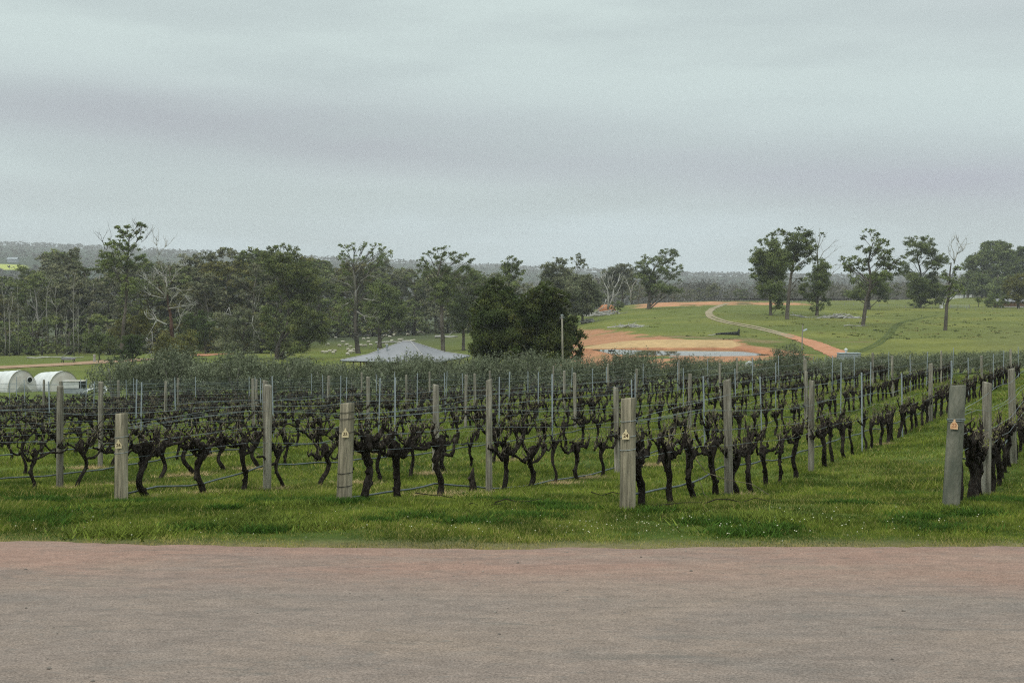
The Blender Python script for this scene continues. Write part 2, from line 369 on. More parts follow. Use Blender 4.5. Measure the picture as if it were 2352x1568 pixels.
def road_edge(X):
    return (np.interp(X, [-8, -4.9, -2, .6, 4.9, 9], [11.62, 11.36, 10.98, 10.88, 10.96, 11.1])
            + (vnoise(X, X*0, .6, 8)-.5)*.16 + (vnoise(X, X*0, .15, 9)-.5)*.09)
def build_road():
    xs = np.arange(-18, 18.01, .08)
    e = road_edge(xs)
    ts = np.array([-22, -2, 1, 3, 5, 6, 7, 8, 9, 9.6])
    rows = [np.full_like(xs, t) for t in ts] + [9.6 + (e-9.6)*t for t in (.35, .7, .9, 1.0)]
    X = np.repeat(xs[None, :], len(rows), 0); Y = np.array(rows)
    Z = CAMZ - drop_np(X, Y) + .035
    Z[-1] -= .05
    n, k = X.shape; idx = np.arange(n*k).reshape(n, k)
    Fc = np.stack([idx[:-1, :-1].ravel(), idx[:-1, 1:].ravel(), idx[1:, 1:].ravel(), idx[1:, :-1].ravel()], 1)
    me = mesh_np('road', np.stack([X.ravel(), Y.ravel(), Z.ravel()], 1), Fc, None, True)
    m = bpy.data.materials.new('gravelly_road'); m.use_nodes = True
    N, L = m.node_tree.nodes, m.node_tree.links; b = N['Principled BSDF']
    b.inputs['Roughness'].default_value = .95; b.inputs['Specular IOR Level'].default_value = .1
    tc = N.new('ShaderNodeTexCoord')
    def nz(s, st, d=4, ro=.6, dist=0):
        mp = N.new('ShaderNodeMapping'); mp.inputs['Scale'].default_value = st; L.new(tc.outputs['Object'], mp.inputs['Vector'])
        a = N.new('ShaderNodeTexNoise'); a.inputs['Scale'].default_value = s; a.inputs['Detail'].default_value = d; a.inputs['Roughness'].default_value = ro
        a.inputs['Distortion'].default_value = dist
        L.new(mp.outputs[0], a.inputs['Vector']); return a.outputs['Fac']
    def mix(fac, c1, c2, mode='MIX'):
        x = N.new('ShaderNodeMix'); x.data_type = 'RGBA'; x.blend_type = mode
        if isinstance(fac, float): x.inputs[0].default_value = fac
        else: L.new(fac, x.inputs[0])
        for s, c in ((6, c1), (7, c2)):
            if isinstance(c, tuple): x.inputs[s].default_value = (*c, 1)
            else: L.new(c, x.inputs[s])
        return x.outputs[2]
    def rng_(v, a, b_, lo=0., hi=1.):
        r = N.new('ShaderNodeMapRange'); r.inputs[1].default_value = a; r.inputs[2].default_value = b_; r.inputs[3].default_value = lo; r.inputs[4].default_value = hi
        L.new(v, r.inputs[0]); return r.outputs[0]
    sx = N.new('ShaderNodeSeparateXYZ'); L.new(tc.outputs['Object'], sx.inputs[0])
    warp = N.new('ShaderNodeMath'); warp.operation = 'MULTIPLY_ADD'; L.new(nz(.35, (.5, 1, 1)), warp.inputs[0]); warp.inputs[1].default_value = 2.2; L.new(sx.outputs['Y'], warp.inputs[2])
    edge = rng_(warp.outputs[0], 9.6, 11.0)
    c = mix(edge, (.216,.170,.147), (.272,.172,.138))
    c = mix(rng_(nz(.9, (.4, 1.0, 1), 6, .65, .8), .46, .72, 0, .8), c, (.262,.198,.160))
    c = mix(rng_(nz(1.1, (.45, 1.2, 1), 6, .7, .6), .50, .75, 0, .6), c, (.160,.143,.133))
    c = mix(rng_(nz(2.6, (.35, 1.8, 1), 6, .75, .8), .56, .72, 0, .6), c, (.10,.098,.09))
    red = mix(rng_(nz(.5, (.35, 1.2, 1), 3), .5, .7, 0, .7), c, (.275,.158,.118))
    c = mix(edge, c, red)
    c = mix(rng_(nz(70, (1, 1, 1), 3, .8), .32, .70, .0, 1.), mix(1., c, (.52,.51,.50), 'MULTIPLY'), mix(1., c, (1.42,1.41,1.40), 'MULTIPLY'))
    c = mix(rng_(nz(5, (.7, 1.4, 1), 5, .75), .35, .65), mix(1., c, (.84,.84,.84), 'MULTIPLY'), mix(1., c, (1.12,1.11,1.10), 'MULTIPLY'))
    c = mix(rng_(nz(14, (.6, 1.6, 1), 3, .7), .58, .70, 0, .5), c, (.14,.13,.12))
    L.new(c, b.inputs['Base Color'])
    bp = N.new('ShaderNodeBump'); bp.inputs['Strength'].default_value = .5; bp.inputs['Distance'].default_value = .02
    L.new(nz(40, (1, 1, 1), 4, .8), bp.inputs['Height']); L.new(bp.outputs[0], b.inputs['Normal'])
    me.materials.append(m)
    tag(link('road', me), 'pinkish grey sealed road with streaks of gravel along the verge', 'road', kind='structure')
build_road()
# loose stones on the road
mb = MB()
for i in range(90):
    x, y = R.uniform(-7, 7), R.uniform(5.5, 10.8)
    if y > float(road_edge(np.array([x]))[0]) - .05: continue
    s = R.choice([.005, .006, .008, .009, .012]) * R.uniform(.7, 1.2)
    mb.ball((x, y, CAMZ-float(drop_np(x, y))+.035+s*.3), (s*1.2, s, s*.6), 5, 4, .2)
tag(mb.build('loose_gravel', m_stone), 'small loose stones scattered over the road surface', 'gravel', kind='stuff')

# water of the dam
def build_water():
    P = POND.copy(); c = P.mean(0); P = c + (P-c)*1.04
    me = bpy.data.meshes.new('pond_water'); me.from_pydata([(p[0], p[1], WATER_Z) for p in P], [], [tuple(range(len(P)))])
    m = bpy.data.materials.new('pond_water'); m.use_nodes = True
    N, L = m.node_tree.nodes, m.node_tree.links; b = N['Principled BSDF']
    b.inputs['Base Color'].default_value = (.10,.08,.05,1); b.inputs['Roughness'].default_value = .02; b.inputs['IOR'].default_value = 1.33
    tc = N.new('ShaderNodeTexCoord'); nz = N.new('ShaderNodeTexNoise'); nz.inputs['Scale'].default_value = .7; L.new(tc.outputs['Object'], nz.inputs[0])
    bp = N.new('ShaderNodeBump'); bp.inputs['Strength'].default_value = .006; bp.inputs['Distance'].default_value = .05
    L.new(nz.outputs['Fac'], bp.inputs['Height']); L.new(bp.outputs[0], b.inputs['Normal'])
    me.materials.append(m)
    tag(link('pond_water', me), 'still farm dam water reflecting pale sky below the sandy bank', 'water', kind='structure')
build_water()

# tracks laid over the ground
def strip(name, pts, widths, mat, label, lift=.07, dmin=90, sub=16, kind='structure', rag=.10):
    P = [G(px, py, dmin) for px, py in pts]
    Q = []
    for i in range(len(P)-1):
        p0, p1, p2, p3 = P[max(i-1, 0)], P[i], P[i+1], P[min(i+2, len(P)-1)]
        for k in range(sub):
            t = k/sub
            q = .5*((2*p1) + (p2-p0)*t + (2*p0-5*p1+4*p2-p3)*t*t + (3*p1-p0-3*p2+p3)*t**3)
            w = widths[i]*(1-t)+widths[i+1]*t
            Q.append((q, w))
    Q.append((P[-1], widths[-1]))
    vs, fs = [], []
    nw = 6
    for i, (q, w) in enumerate(Q):
        a = Q[max(i-1, 0)][0]; b = Q[min(i+1, len(Q)-1)][0]
        t = (b-a); t.z = 0; t.normalize(); s = Vector((-t.y, t.x, 0))
        for k in range(nw+1):
            o = (k/nw-.5)*w*(1+R.uniform(-rag, rag)*(k in (0, nw)))
            x, y = q.x+s.x*o, q.y+s.y*o
            vs.append((x, y, gz(x, y)+lift+(.0 if 0 < k < nw else -.06)))
    for i in range(len(Q)-1):
        for k in range(nw):
            a = i*(nw+1)+k; fs.append((a, a+1, a+nw+2, a+nw+1))
    me = bpy.data.meshes.new(name); me.from_pydata(vs, [], fs); me.materials.append(mat)
    return tag(link(name, me), label, 'track', kind=kind)
m_track = M('pink_brown_track', (.26,.165,.105), (.35,.23,.155), .6, bump=.4, bscale=2)
m_wheel = M('wheel_rut', (.20,.165,.10), (.31,.25,.17), .5)
m_otrack= M('orange_track', (.33,.15,.085), (.43,.21,.125), .5)
m_rut   = M('dark_wheel_rut', (.055,.068,.02), (.085,.10,.03), .5)
strip('farm_track', [(-120,851),(0,844.5),(80,841),(160,836.5),(240,831.5),(310,827),(345,825)], [8,8.5,9,9.5,10,10,9], m_track, 'wide pinkish dirt farm track crossing below the woodland', lift=.16)
strip('farm_track', [(430,818),(480,812)], [10,14], m_otrack, 'short patch of orange bare earth beside the woodland edge', lift=.16)
TR = [(1672,697),(1655,702),(1636,710),(1628,719),(1636,729),(1665,739),(1700,746),(1740,753),(1775,761),(1800,768),(1822,774)]
for off, lab in ((-3.4, 'left-hand pale wheel rut of the curved paddock track'), (3.4, 'right-hand pale wheel rut of the curved paddock track')):
    strip('wheel_track', [(px+(off if i < 5 else off*.3), py-(0 if i < 4 else off*.55)) for i, (px, py) in enumerate(TR)], [1.3]*len(TR), m_wheel, lab, lift=.14, dmin=235)
strip('dirt_track', [(1796,766),(1830,776),(1870,790),(1905,804),(1945,822)], [3.2,3.6,4,4.2,4.5], m_otrack, 'straight orange dirt track running down the paddock slope', lift=.12, dmin=150)
for off in (0, 13):
    strip('wheel_track', [(1965+off,808),(2000+off,795),(2022+off*.9,780),(2040+off*.8,765),(2052+off*.7,750),(2080+off*.4,738),(2150+off*.1,725)], [.8,.8,.8,.8,.9,1.,1.], m_rut, ('outer' if off else 'inner')+' dark wheel rut curving up the green paddock', lift=.07, dmin=150)

# ------------------------------------------------------------------ vineyard
ROW_X0 = {23: -2.14, 24: -6.33, 25: -10.72, 26: -15.04, 27: -19.50}
for n in range(28, 40): ROW_X0[n] = ROW_X0[27] - 4.30*(n-27)
SLOPE = .531
RD = Vector((SLOPE, 1, 0)).normalized(); RANG = math.atan2(1, SLOPE)
def rowpt(n, d, h=0.0, side=0.0):
    x = SLOPE*d + ROW_X0[n] + side*RD.y; y = d - side*RD.x
    return Vector((x, y, gz(x, y) + h))
def rpx(n, d): return CX + F*(SLOPE*d+ROW_X0[n])/d
BACK = 75.0
FIRST_WOOD = {23: 18.7, 24: 18.6, 25: 19.45, 26: 20.15, 27: 21.0, 28: 21.6}
END_D = {23: 14.75, 24: 14.74, 25: 15.8, 26: 17.2}
ORD = ['zeroth','first','second','third','fourth','fifth','sixth','seventh','eighth','ninth','tenth','eleventh','twelfth','thirteenth','fourteenth','fifteenth','sixteenth','seventeenth','eighteenth','nineteenth','twentieth']+['twenty-'+q for q in ('first','second','third','fourth','fifth','sixth','seventh','eighth','ninth')]+['thirtieth']+['thirty-'+q for q in ('first','second','third','fourth','fifth','sixth','seventh','eighth','ninth')]
def rowname(n):
    return f'the row tagged {n}' if n <= 26 else f'{ORD[n-26]} row behind row 26'
UPR = {}      # row -> list of (d, kind)
for n in ROW_X0:
    fw = FIRST_WOOD.get(n, 21.6 + .65*(n-28) + R.uniform(-.6, .6))
    L_ = [(END_D[n], 'end')] if n in END_D else []
    L_ += [(fw, 'wood'), (fw+5.0, 'wood')]
    k = 2; d = fw+10.0
    while d < BACK + .3:
        L_.append((d, 'wood' if k % 3 == 1 else 'steel')); k += 1; d += 5.0
    L_ = [(d + (0 if d < 26 else R.uniform(-.25, .25)), t) for d, t in L_ if d < (42 if n == 23 else 99)]
    UPR[n] = L_

# wooden posts
def post_mesh(h, r, rng, seg=14, flat=.0):
    mb = MB(); pts, rad = [], []
    ph = [rng.uniform(-1, 1) for _ in range(seg)]
    vs, fs = [], []
    lev = [-.15, .0, .25*h, .5*h, .75*h, h-.02, h]
    for i, z in enumerate(lev):
        rr = r*(1.06-.08*z/h)*(1 if i < 6 else .93)
        for k in range(seg):
            a = 2*math.pi*k/seg
            q = rr*(1+.05*ph[k]+(-flat if abs(math.sin(a+.6)) > .8 else 0))
            vs.append((math.cos(a)*q, math.sin(a)*q, z + (.015*math.cos(a+1) if i >= 5 else 0)))
    for i in range(len(lev)-1):
        for k in range(seg): fs.append((i*seg+k, i*seg+(k+1) % seg, (i+1)*seg+(k+1) % seg, (i+1)*seg+k))
    fs.append(tuple((len(lev)-1)*seg+k for k in range(seg)))
    mb.add(vs, fs); return mb
def torus_pts(r, z, n=18, tilt=0.): return [(math.cos(2*math.pi*k/n)*r, math.sin(2*math.pi*k/n)*r, z+tilt*math.cos(2*math.pi*k/n)) for k in range(n+1)]
def text_mesh(s, size):
    cu = bpy.data.curves.new('digits', 'FONT'); cu.body = s; cu.size = size; cu.align_x = 'CENTER'; cu.align_y = 'CENTER'; cu.extrude = .001; cu.offset = .0008
    o = bpy.data.objects.new('digits', cu); COL.objects.link(o)
    me = bpy.data.meshes.new_from_object(o.evaluated_get(bpy.context.evaluated_depsgraph_get()))
    bpy.data.objects.remove(o); bpy.data.curves.remove(cu)
    return me
END_SPEC = {26: (1.33, .095, (.000, .01), 'weathered grey-green end post carrying the yellow tag 26'),
            25: (1.36, .100, (.045, .02), 'stout sun-bleached split end post carrying the yellow tag 25'),
            24: (1.46, .096, (.015, .03), 'squared grey end post with cracked face carrying yellow tag 24'),
            23: (1.58, .104, (.110, .03), 'thick leaning mossy end post with the faded orange tag')}
TAGPOS = {26: (-.045, .82), 25: (-.02, .90), 24: (-.03, .94), 23: (-.02, 1.02)}
for n, (h, r, lean, lab) in END_SPEC.items():
    p = rowpt(n, END_D[n])
    e = empty('vineyard_end_post', p, lab, 'post', 'numbered end posts of the vine rows')
    e.rotation_euler = (-lean[1], lean[0]/h, 0)
    rr = random.Random(n)
    post_mesh(h, r, rr, flat=.06 if n in (24, 25) else .0).build('shaft', m_oldpost if n == 23 else m_endpost, e, smooth=True)
    for z in {26: (.98, .74), 25: (.22, .40, .96, 1.15, 1.24), 24: (.97, 1.17, .80), 23: (1.13, 1.15)}[n]:
        mb = MB(); mb.tube(torus_pts(r*1.06, z, tilt=.012), .004, 5, caps=False); mb.build('wire_loop', m_wire if n != 25 else m_char, e)
    tx, tz = TAGPOS[n]
    w, hh = .046, .060
    out = [(-w, 0), (w, 0), (w*1.02, hh*.9), (w*.62, hh*1.35), (w*.26, hh*1.65), (w*.24, hh*2.1), (-w*.24, hh*2.1), (-w*.26, hh*1.65), (-w*.62, hh*1.35), (-w*1.02, hh*.9)]
    mb = MB(); N_ = len(out)
    mb.add([(x, -.003, z) for x, z in out]+[(x, .003, z) for x, z in out],
           [tuple(range(N_)), tuple(range(2*N_-1, N_-1, -1))]+[(i, i+N_, (i+1) % N_+N_, (i+1) % N_) for i in range(N_)])
    yaw = math.atan2(p.x, p.y)
    t = mb.build('number_tag', m_tag2 if n == 23 else m_tag, e)
    t.rotation_euler = (0, 0, -yaw)
    dirx, diry = -math.sin(yaw), -math.cos(yaw)
    t.location = (dirx*(r*1.10+.008)+tx*math.cos(yaw), diry*(r*1.10+.008)-tx*math.sin(yaw), tz)
    me = text_mesh(str(n), .064); me.materials.append(m_ldirt if n == 23 else m_digit)
    d = link('digits', me, t); d.rotation_euler = (math.pi/2, 0, 0); d.location = (0, -.0045, .046)
    d['label'] = f'dark printed number {n}'
wood_me = [post_mesh(1.92, rad, random.Random(40+i), flat=.04*(i % 2)).mesh('wooden_post', m_post, True) for i, rad in enumerate((.062, .070, .056, .066, .075, .06))]
def stake_mesh():
    mb = MB()
    for a in range(3):
        t = a*2*math.pi/3+.4; c, s = math.cos(t), math.sin(t); w = .022; th = .003
        vs = [(-s*th, c*th), (s*th, -c*th), (c*w+s*th, s*w-c*th), (c*w-s*th, s*w+c*th)]
        mb.add([(x, y, -.1) for x, y in vs]+[(x, y, 2.0) for x, y in vs], [(0, 1, 5, 4), (1, 2, 6, 5), (2, 3, 7, 6), (3, 0, 4, 7), (4, 5, 6, 7)])
    return mb.mesh('steel_stake', m_steel)
stake_me = stake_mesh()
for n in UPR:
    k = 0
    for d, t in UPR[n]:
        px = rpx(n, d)
        if t == 'end': continue
        if px < -60 or px > 2420: continue
        if px > -5: k += 1
        p = rowpt(n, d)
        if t == 'wood':
            o = link('vineyard_post', wood_me[(n*5+k*3) % 6], None, p)
            o.scale = (1, 1, R.uniform(.96, 1.04)); o.rotation_euler = (R.uniform(-.02, .02), R.uniform(-.02, .02), R.uniform(0, 6))
            tag(o, f'grey timber trellis post, {ORD[max(k,1)]} visible upright in {rowname(n)}' if n > 26 else f'grey timber trellis post, {ORD[k]} upright behind the end post in {rowname(n)}', 'post', 'timber trellis posts in the vine rows')
        else:
            o = link('steel_stake', stake_me, None, p)
            o.scale = (1, 1, R.uniform(.93, 1.04)); o.rotation_euler = (R.uniform(-.03, .03), R.uniform(-.03, .03), R.uniform(0, 6))
            tag(o, f'thin steel trellis stake, {ORD[max(k,1)]} visible upright in {rowname(n)}' if n > 26 else f'thin steel trellis stake, {ORD[k]} upright behind the end post in {rowname(n)}', 'stake', 'steel trellis stakes in the vine rows')

# trellis wires and irrigation hoses, one of each per row
def row_start(n): return END_D[n] if n in END_D else max(19 + (n-28)*.9, -ROW_X0[n]*F/(1275+F*SLOPE))
def row_back(n): return 41.0 if n == 23 else BACK
WIRES = [(1.80, 'top'), (1.42, 'upper'), (1.12, 'middle'), (.86, 'cordon')]
for n in ROW_X0:
    if n > 38: continue
    ds = np.arange(row_start(n), row_back(n), 1.25)
    if len(ds) < 2: continue
    for h, wn in WIRES:
        if n > 31 and wn == 'middle': continue
        for sd in ((-.05, .05) if (wn == 'upper' and n <= 28) else (.05,)):
            pts = []
            for i, d in enumerate(ds):
                hh = h*(1.0 if n not in END_D else min(1., (.66 if h > 1.5 else .8)+(d-END_D[n])/4*.3)) - .02*(1-math.cos(2*math.pi*(d % 5)/5)) + R.uniform(-.01, .01)
                pts.append(rowpt(n, d, hh, sd))
            mb = MB(); mb.tube(pts, .0028, 4)
            lab = f'thin grey {wn} trellis wire strung along {rowname(n)}' if len((1,)) else ''
            if wn == 'upper' and n <= 28: lab = f'{"near" if sd > 0 else "far"} wire of the upper trellis pair along {rowname(n)}'
            tag(mb.build('trellis_wire', m_wire), lab, 'wire', 'trellis wires of the vine rows')
HOSE = {24: [(14.9,.20),(16.3,.25),(17.2,.25),(17.7,.33),(18.6,.52),(20,.47),(22,.45),(26,.46)],
        25: [(15.9,.02),(17,.10),(18,.20),(18.6,.15),(19.5,.06),(21,.04),(23,.06),(24.5,.12),(27,.33),(30,.45)],
        26: [(17.35,.10),(17.9,.17),(18.7,.17),(19.5,.30),(20.2,.44),(22,.47),(25,.45)],
        27: [(19,.15),(20.4,.25),(21,.27),(22.1,.34),(23.4,.42),(26,.46)],
        23: [(14.9,.30),(15.4,.42),(16.4,.62),(18,.62),(20,.55)]}
for n in ROW_X0:
    if n > 36: continue
    hp = HOSE.get(n, [(row_start(n), .45), (60, .45)])
    ds = np.arange(row_start(n)+.1, row_back(n), .3 if n < 29 else .7)
    if len(ds) < 2: continue
    pts = []
    for d in ds:
        h = float(np.interp(d, [a for a, _ in hp], [b for _, b in hp]))
        h += .015*math.sin(d*5.3+n)*(.3+h) + .012*math.sin(d*2.1+n*3)
        pts.append(rowpt(n, d, max(h, .012), -.07))
    mb = MB(); mb.tube(pts, .0145, 6)
    ho = mb.build('irrigation_hose', m_hose, smooth=True)
    tag(ho, f'dark irrigation hose hung low along {rowname(n)}', 'hose', 'irrigation hoses of the vine rows')

# vines
def vine_variant(seed, lean=None, thick=1.0, coarse=False, back=1.0):
    rr = random.Random(seed)
    seg = 5 if coarse else 8
    T, A1, A2 = MB(), MB(), MB()
    H = rr.uniform(.66, .80)
    lx, ly = (rr.uniform(-.22, .22), rr.uniform(-.08, .08)) if lean is None else lean
    a1, p1 = rr.uniform(.05, .125), rr.uniform(0, 6.28); a2, p2 = rr.uniform(.01, .04), rr.uniform(0, 6.28)
    nn = 5 if coarse else 12
    pts, rad = [], []
    for i in range(nn+1):
        t = i/nn
        e = math.sin(math.pi*t)
        kink = a1*math.sin(p1+t*5.2)*e*1.2
        pts.append((lx*(t-.0)*(1.6-t)+kink, ly*t+a2*math.sin(p2+t*6.5)*e, -.06+t*(H+.06)))
        rad.append(thick*(.052-.013*e+.016*max(0, t-.72)/.28)*rr.uniform(.88, 1.14))
    T.tube(pts, rad, seg, .14, rr)
    top = Vector(pts[-1])
    if not coarse:
        for _ in range(rr.randint(3, 6)):
            i = rr.randint(3, nn); q = Vector(pts[i]); a = rr.uniform(0, 6.28)
            s = rad[i]*rr.uniform(.55, .85)
            T.ball((q.x+math.cos(a)*rad[i]*.8, q.y+math.sin(a)*rad[i]*.8, q.z+rr.uniform(-.03, .03)), (s, s, s*rr.uniform(.8, 1.3)), 6, 5, .22, rr)
    s = .066*thick
    T.ball((top.x, top.y, top.z+.01), (s*rr.uniform(.9, 1.25), s, s*rr.uniform(.9, 1.3)), 6 if coarse else 8, 5, .25, rr)
    def shoot(MBs, p, big=1.0):
        n = rr.choice((1, 1, 2))
        for _ in range(n):
            d = Vector((rr.uniform(-.7, .7), rr.uniform(-.7, .7), rr.uniform(.4, 1))).normalized()
            l = rr.uniform(.04, .17)*big
            q = p + d*l
            if coarse: MBs.mi = 1; MBs.tube([p, q], [.009, .005], 3, caps=False)
            else:
                MBs.mi = 1
                m = p + d*l*.5 + Vector((rr.uniform(-.02, .02), rr.uniform(-.02, .02), 0))
                MBs.tube([p, m, q], [.010, .007, .005], 4, .1, rr)
                if rr.random() < .16:
                    q2 = q + Vector((rr.uniform(-.12, .12), rr.uniform(-.1, .1), rr.uniform(.08, .26)))
                    MBs.tube([q, (q+q2)/2+Vector((rr.uniform(-.03, .03), 0, 0)), q2], [.005, .004, .003], 4)
            if rr.random() < (.12 if coarse else .38):
                MBs.mi = 2
                for _ in range(rr.randint(1, 4)):
                    c = q + Vector((rr.uniform(-.025, .025), rr.uniform(-.025, .025), rr.uniform(-.01, .03)))
                    u = Vector((rr.uniform(-1, 1), rr.uniform(-1, 1), rr.uniform(-.3, 1))).normalized(); v = u.orthogonal().normalized()
                    e = rr.uniform(.008, .02)
                    MBs.add([c-u*e, c+v*e*.7, c+u*e*1.2, c-v*e*.7], [(0, 1, 2, 3)])
        MBs.mi = 0
    arms = [(A1, 1, 0), (A2, -1, 0)] + [(rr.choice((A1, A2)), rr.choice((1, -1)), 1) for _ in range(2 if coarse else rr.randint(2, 3))]
    for MBa, sx, minor in arms:
        n = 5 if coarse else 9
        L_ = (rr.uniform(.22, .42) if minor else rr.uniform(.46, .72))*(back if sx < 0 else 1.)
        up = rr.uniform(.04, .24) if minor else rr.uniform(-.03, .19); st = rr.uniform(.72, 1.)
        root = Vector(pts[int(st*nn)])
        dip = rr.uniform(-.06, .10); dirY = rr.uniform(-.25, .25)*(2 if minor else 1)
        pp, ra = [], []
        p1, p2 = rr.uniform(0, 6), rr.uniform(0, 6); w1, w2 = rr.uniform(.02, .05), rr.uniform(.025, .06)
        for i in range(n+1):
            t = i/n
            pp.append(Vector((root.x+sx*L_*(t*.9+.1*t*t), root.y+dirY*L_*t+w1*math.sin(p1+t*7)*t, root.z - .01 + (up+top.z-root.z)*t**.8 - dip*math.sin(math.pi*t) + w2*math.sin(p2+t*8)*min(1, t*2))))
            ra.append(thick*(.031-.011*t)*rr.uniform(.72, 1.25)*(.85 if minor else 1))
        MBa.tube(pp, ra, 5 if coarse else 7, .2, rr)
        for i in range(2, n+1):
            if rr.random() < (.5 if i < n else 1):
                s = ra[i]*rr.uniform(1.05, 1.5)
                c = pp[i]+Vector((0, rr.uniform(-.012, .012), rr.uniform(-.005, .02)))
                MBa.ball(c, (s*1.1, s*rr.uniform(.8, 1.1), s*rr.uniform(.9, 1.4)), 5 if coarse else 6, 4 if coarse else 5, .28, rr)
                for _ in range(rr.choice((1, 1, 2))):
                    d = Vector((rr.uniform(-.7, .7)+sx*.15, rr.uniform(-.6, .6), rr.uniform(.15, 1))).normalized()
                    l = rr.uniform(.04, .11); m = c + d*l*.55; d2 = (d+Vector((rr.uniform(-.3, .3), rr.uniform(-.3, .3), .5))).normalized(); q = m + d2*l*.5
                    MBa.tube([c, m, q], [s*.58, s*.42, s*.34], 4 if coarse else 5, .2, rr)
                    if not coarse: MBa.ball(q, s*.42, 5, 4, .3, rr)
                    if rr.random() < .66: shoot(MBa, q)
    return T, A1, A2
TRAITS = ['kinked', 'knobbly', 'straight-stemmed', 'twisted', 'burr-headed', 'S-bent', 'short-armed', 'crooked']
variants = []
for i in range(16):
    T, A1, A2 = vine_variant(100+i, thick=R.uniform(.75, 1.08))
    variants.append((T.mesh('trunk', m_bark, True),) + tuple(A.mesh('cordon_arm', [m_bark, m_cane, m_bud], True) for A in (A1, A2)))
# nearest vines, each with the lean it shows
hero = {}
HERO = {24: [(15.2, (-.14, .0), 1.2), (16.26, (-.30, .03), 1.08), (17.15, (-.34, .0), 1.0), (17.95, (-.12, .02), 1.0)],
        25: [(16.2, (.06, .0), 1.3), (17.0, (-.03, .02), 1.22), (18.0, (.05, .0), 1.12)],
        26: [(17.7, (-.20, .0), 1.15), (18.75, (-.06, .0), 1.1), (19.6, (.08, .0), .95)],
        23: [(15.55, (.18, .03), 1.3), (16.4, (.05, 0), 1.2), (17.4, (.1, 0), 1.1)]}
plan = []
for n in ROW_X0:
    hl = HERO.get(n, [])
    for k, (d, lean, th) in enumerate(hl): plan.append((d, n, lean, th))
    d = hl[-1][0]+.95 if hl else row_start(n)+.4
    while d < row_back(n)-.4:
        near_post = min(abs(d-p) for p, _ in UPR[n])
        if near_post < .22: d += .25
        if not (n == 25 and 18.7 < d < 19.8):
            px = rpx(n, d)
            if -70 < px < 2430: plan.append((d, n, None, 1.))
        d += .945*R.uniform(.9, 1.1)
plan.sort(key=lambda a: a[0])
stuffV = [[], []]
cnt = {}
mbs = MB(); coarse = [vine_variant(300+i, coarse=True, thick=1.12) for i in range(8)]
shown = 0
for d, n, lean, th in plan:
    # position in its row, counted from the upright in front of it (uprights in view)
    ups = [p for p, t in UPR[n] if rpx(n, p) > -5]
    b = sum(1 for p in ups if p < d)
    cnt[(n, b)] = cnt.get((n, b), 0)+1; k = cnt[(n, b)]
    p = rowpt(n, d, 0, R.uniform(-.05, .05))
    if shown < 300:
        shown += 1
        if lean is None: v = variants[R.randrange(16)]; tr = None
        else:
            A = vine_variant(int(d*100)+n, lean, th, back=.42 if k == 1 else .85)
            v = (A[0].mesh('trunk', m_bark, True), A[1].mesh('cordon_arm', [m_bark, m_cane, m_bud], True), A[2].mesh('cordon_arm', [m_bark, m_cane, m_bud], True))
        first = 'past the end post' if (b == 1 and n <= 26) else (f'past upright {["zero","one","two","three","four","five","six","seven","eight","nine","ten","eleven","twelve"][b]}' if b else 'left of the first upright')
        rn = f'of the row tagged {n}' if n <= 26 else f'in {ORD[n-26]} row behind row 26'
        ad = 'bare thick gnarled' if lean else 'bare gnarled'
        e = empty('grape_vine', p, f'{ad} vine, {ORD[k]} {first} {rn}', 'vine', 'pruned grape vines along the wires', RANG - 0 + (0 if lean else R.choice([0, math.pi])+R.uniform(-.15, .15)))
        s = R.uniform(.92, 1.1)
        e.scale = (s, s, s*R.uniform(.96, 1.06))
        if lean is not None: e.scale = (1.05, 1.05, 1.08)
        for nm, me in zip(('trunk', 'cordon_arm', 'cordon_arm'), v): link(nm, me, e)
    else:
        A = coarse[R.randrange(8)]
        a = RANG + R.choice([0, math.pi])+R.uniform(-.15, .15); c, s_ = math.cos(a), math.sin(a); sc = R.uniform(.95, 1.15)
        for j, part in enumerate(A):
            for mi in (0, 1, 2):
                fs = [f for f, m_ in zip(part.f, part.m) if m_ == mi]
                if not fs: continue
                mbs.mi = mi
                mbs.add([(p.x+(x*c-y*s_)*sc, p.y+(x*s_+y*c)*sc, p.z+z*sc) for x, y, z in part.v], fs)
tag(mbs.build('distant_vines', [m_bark, m_cane, m_bud]), 'dark mass of pruned vines in the far rows before the olives', 'vines', kind='stuff')
# the dead stump in the row tagged 25
mb = MB(); mb.tube([(0,0,-.05),(.01,0,.12),(-.01,.01,.28),(.0,0,.36),(.01,.0,.44)], [.062,.055,.05,.035,.008], 8, .18); mb.ball((-.05,-.02,.26), .035, 6, 5, .2)
tag(mb.build('vine_stump', m_bark, None, rowpt(25, 18.95), True), 'short dead pointed vine stump beside the timber post in row tagged 25', 'stump')
# long untrimmed cane hanging on the row tagged 24
p0 = rowpt(24, 16.9, .62, .1)
mb = MB(); cp = [p0, p0+Vector((.12,-.1,-.17)), p0+Vector((.42,-.15,-.27)), p0+Vector((.8,-.12,-.34)), p0+Vector((1.05,-.1,-.5)), p0+Vector((1.2,-.05,-.68))]
mb.tube(cp, [.008,.007,.006,.005,.005,.004], 5); mb.tube([p0+Vector((.02,-.05,-.25)), p0+Vector((.1,-.1,-.5)), p0+Vector((.3,-.1,-.66))], .005, 5)
tag(mb.build('vine_cane', m_cane), 'long straggling brown cane drooping from the third vine of row tagged 24', 'cane')

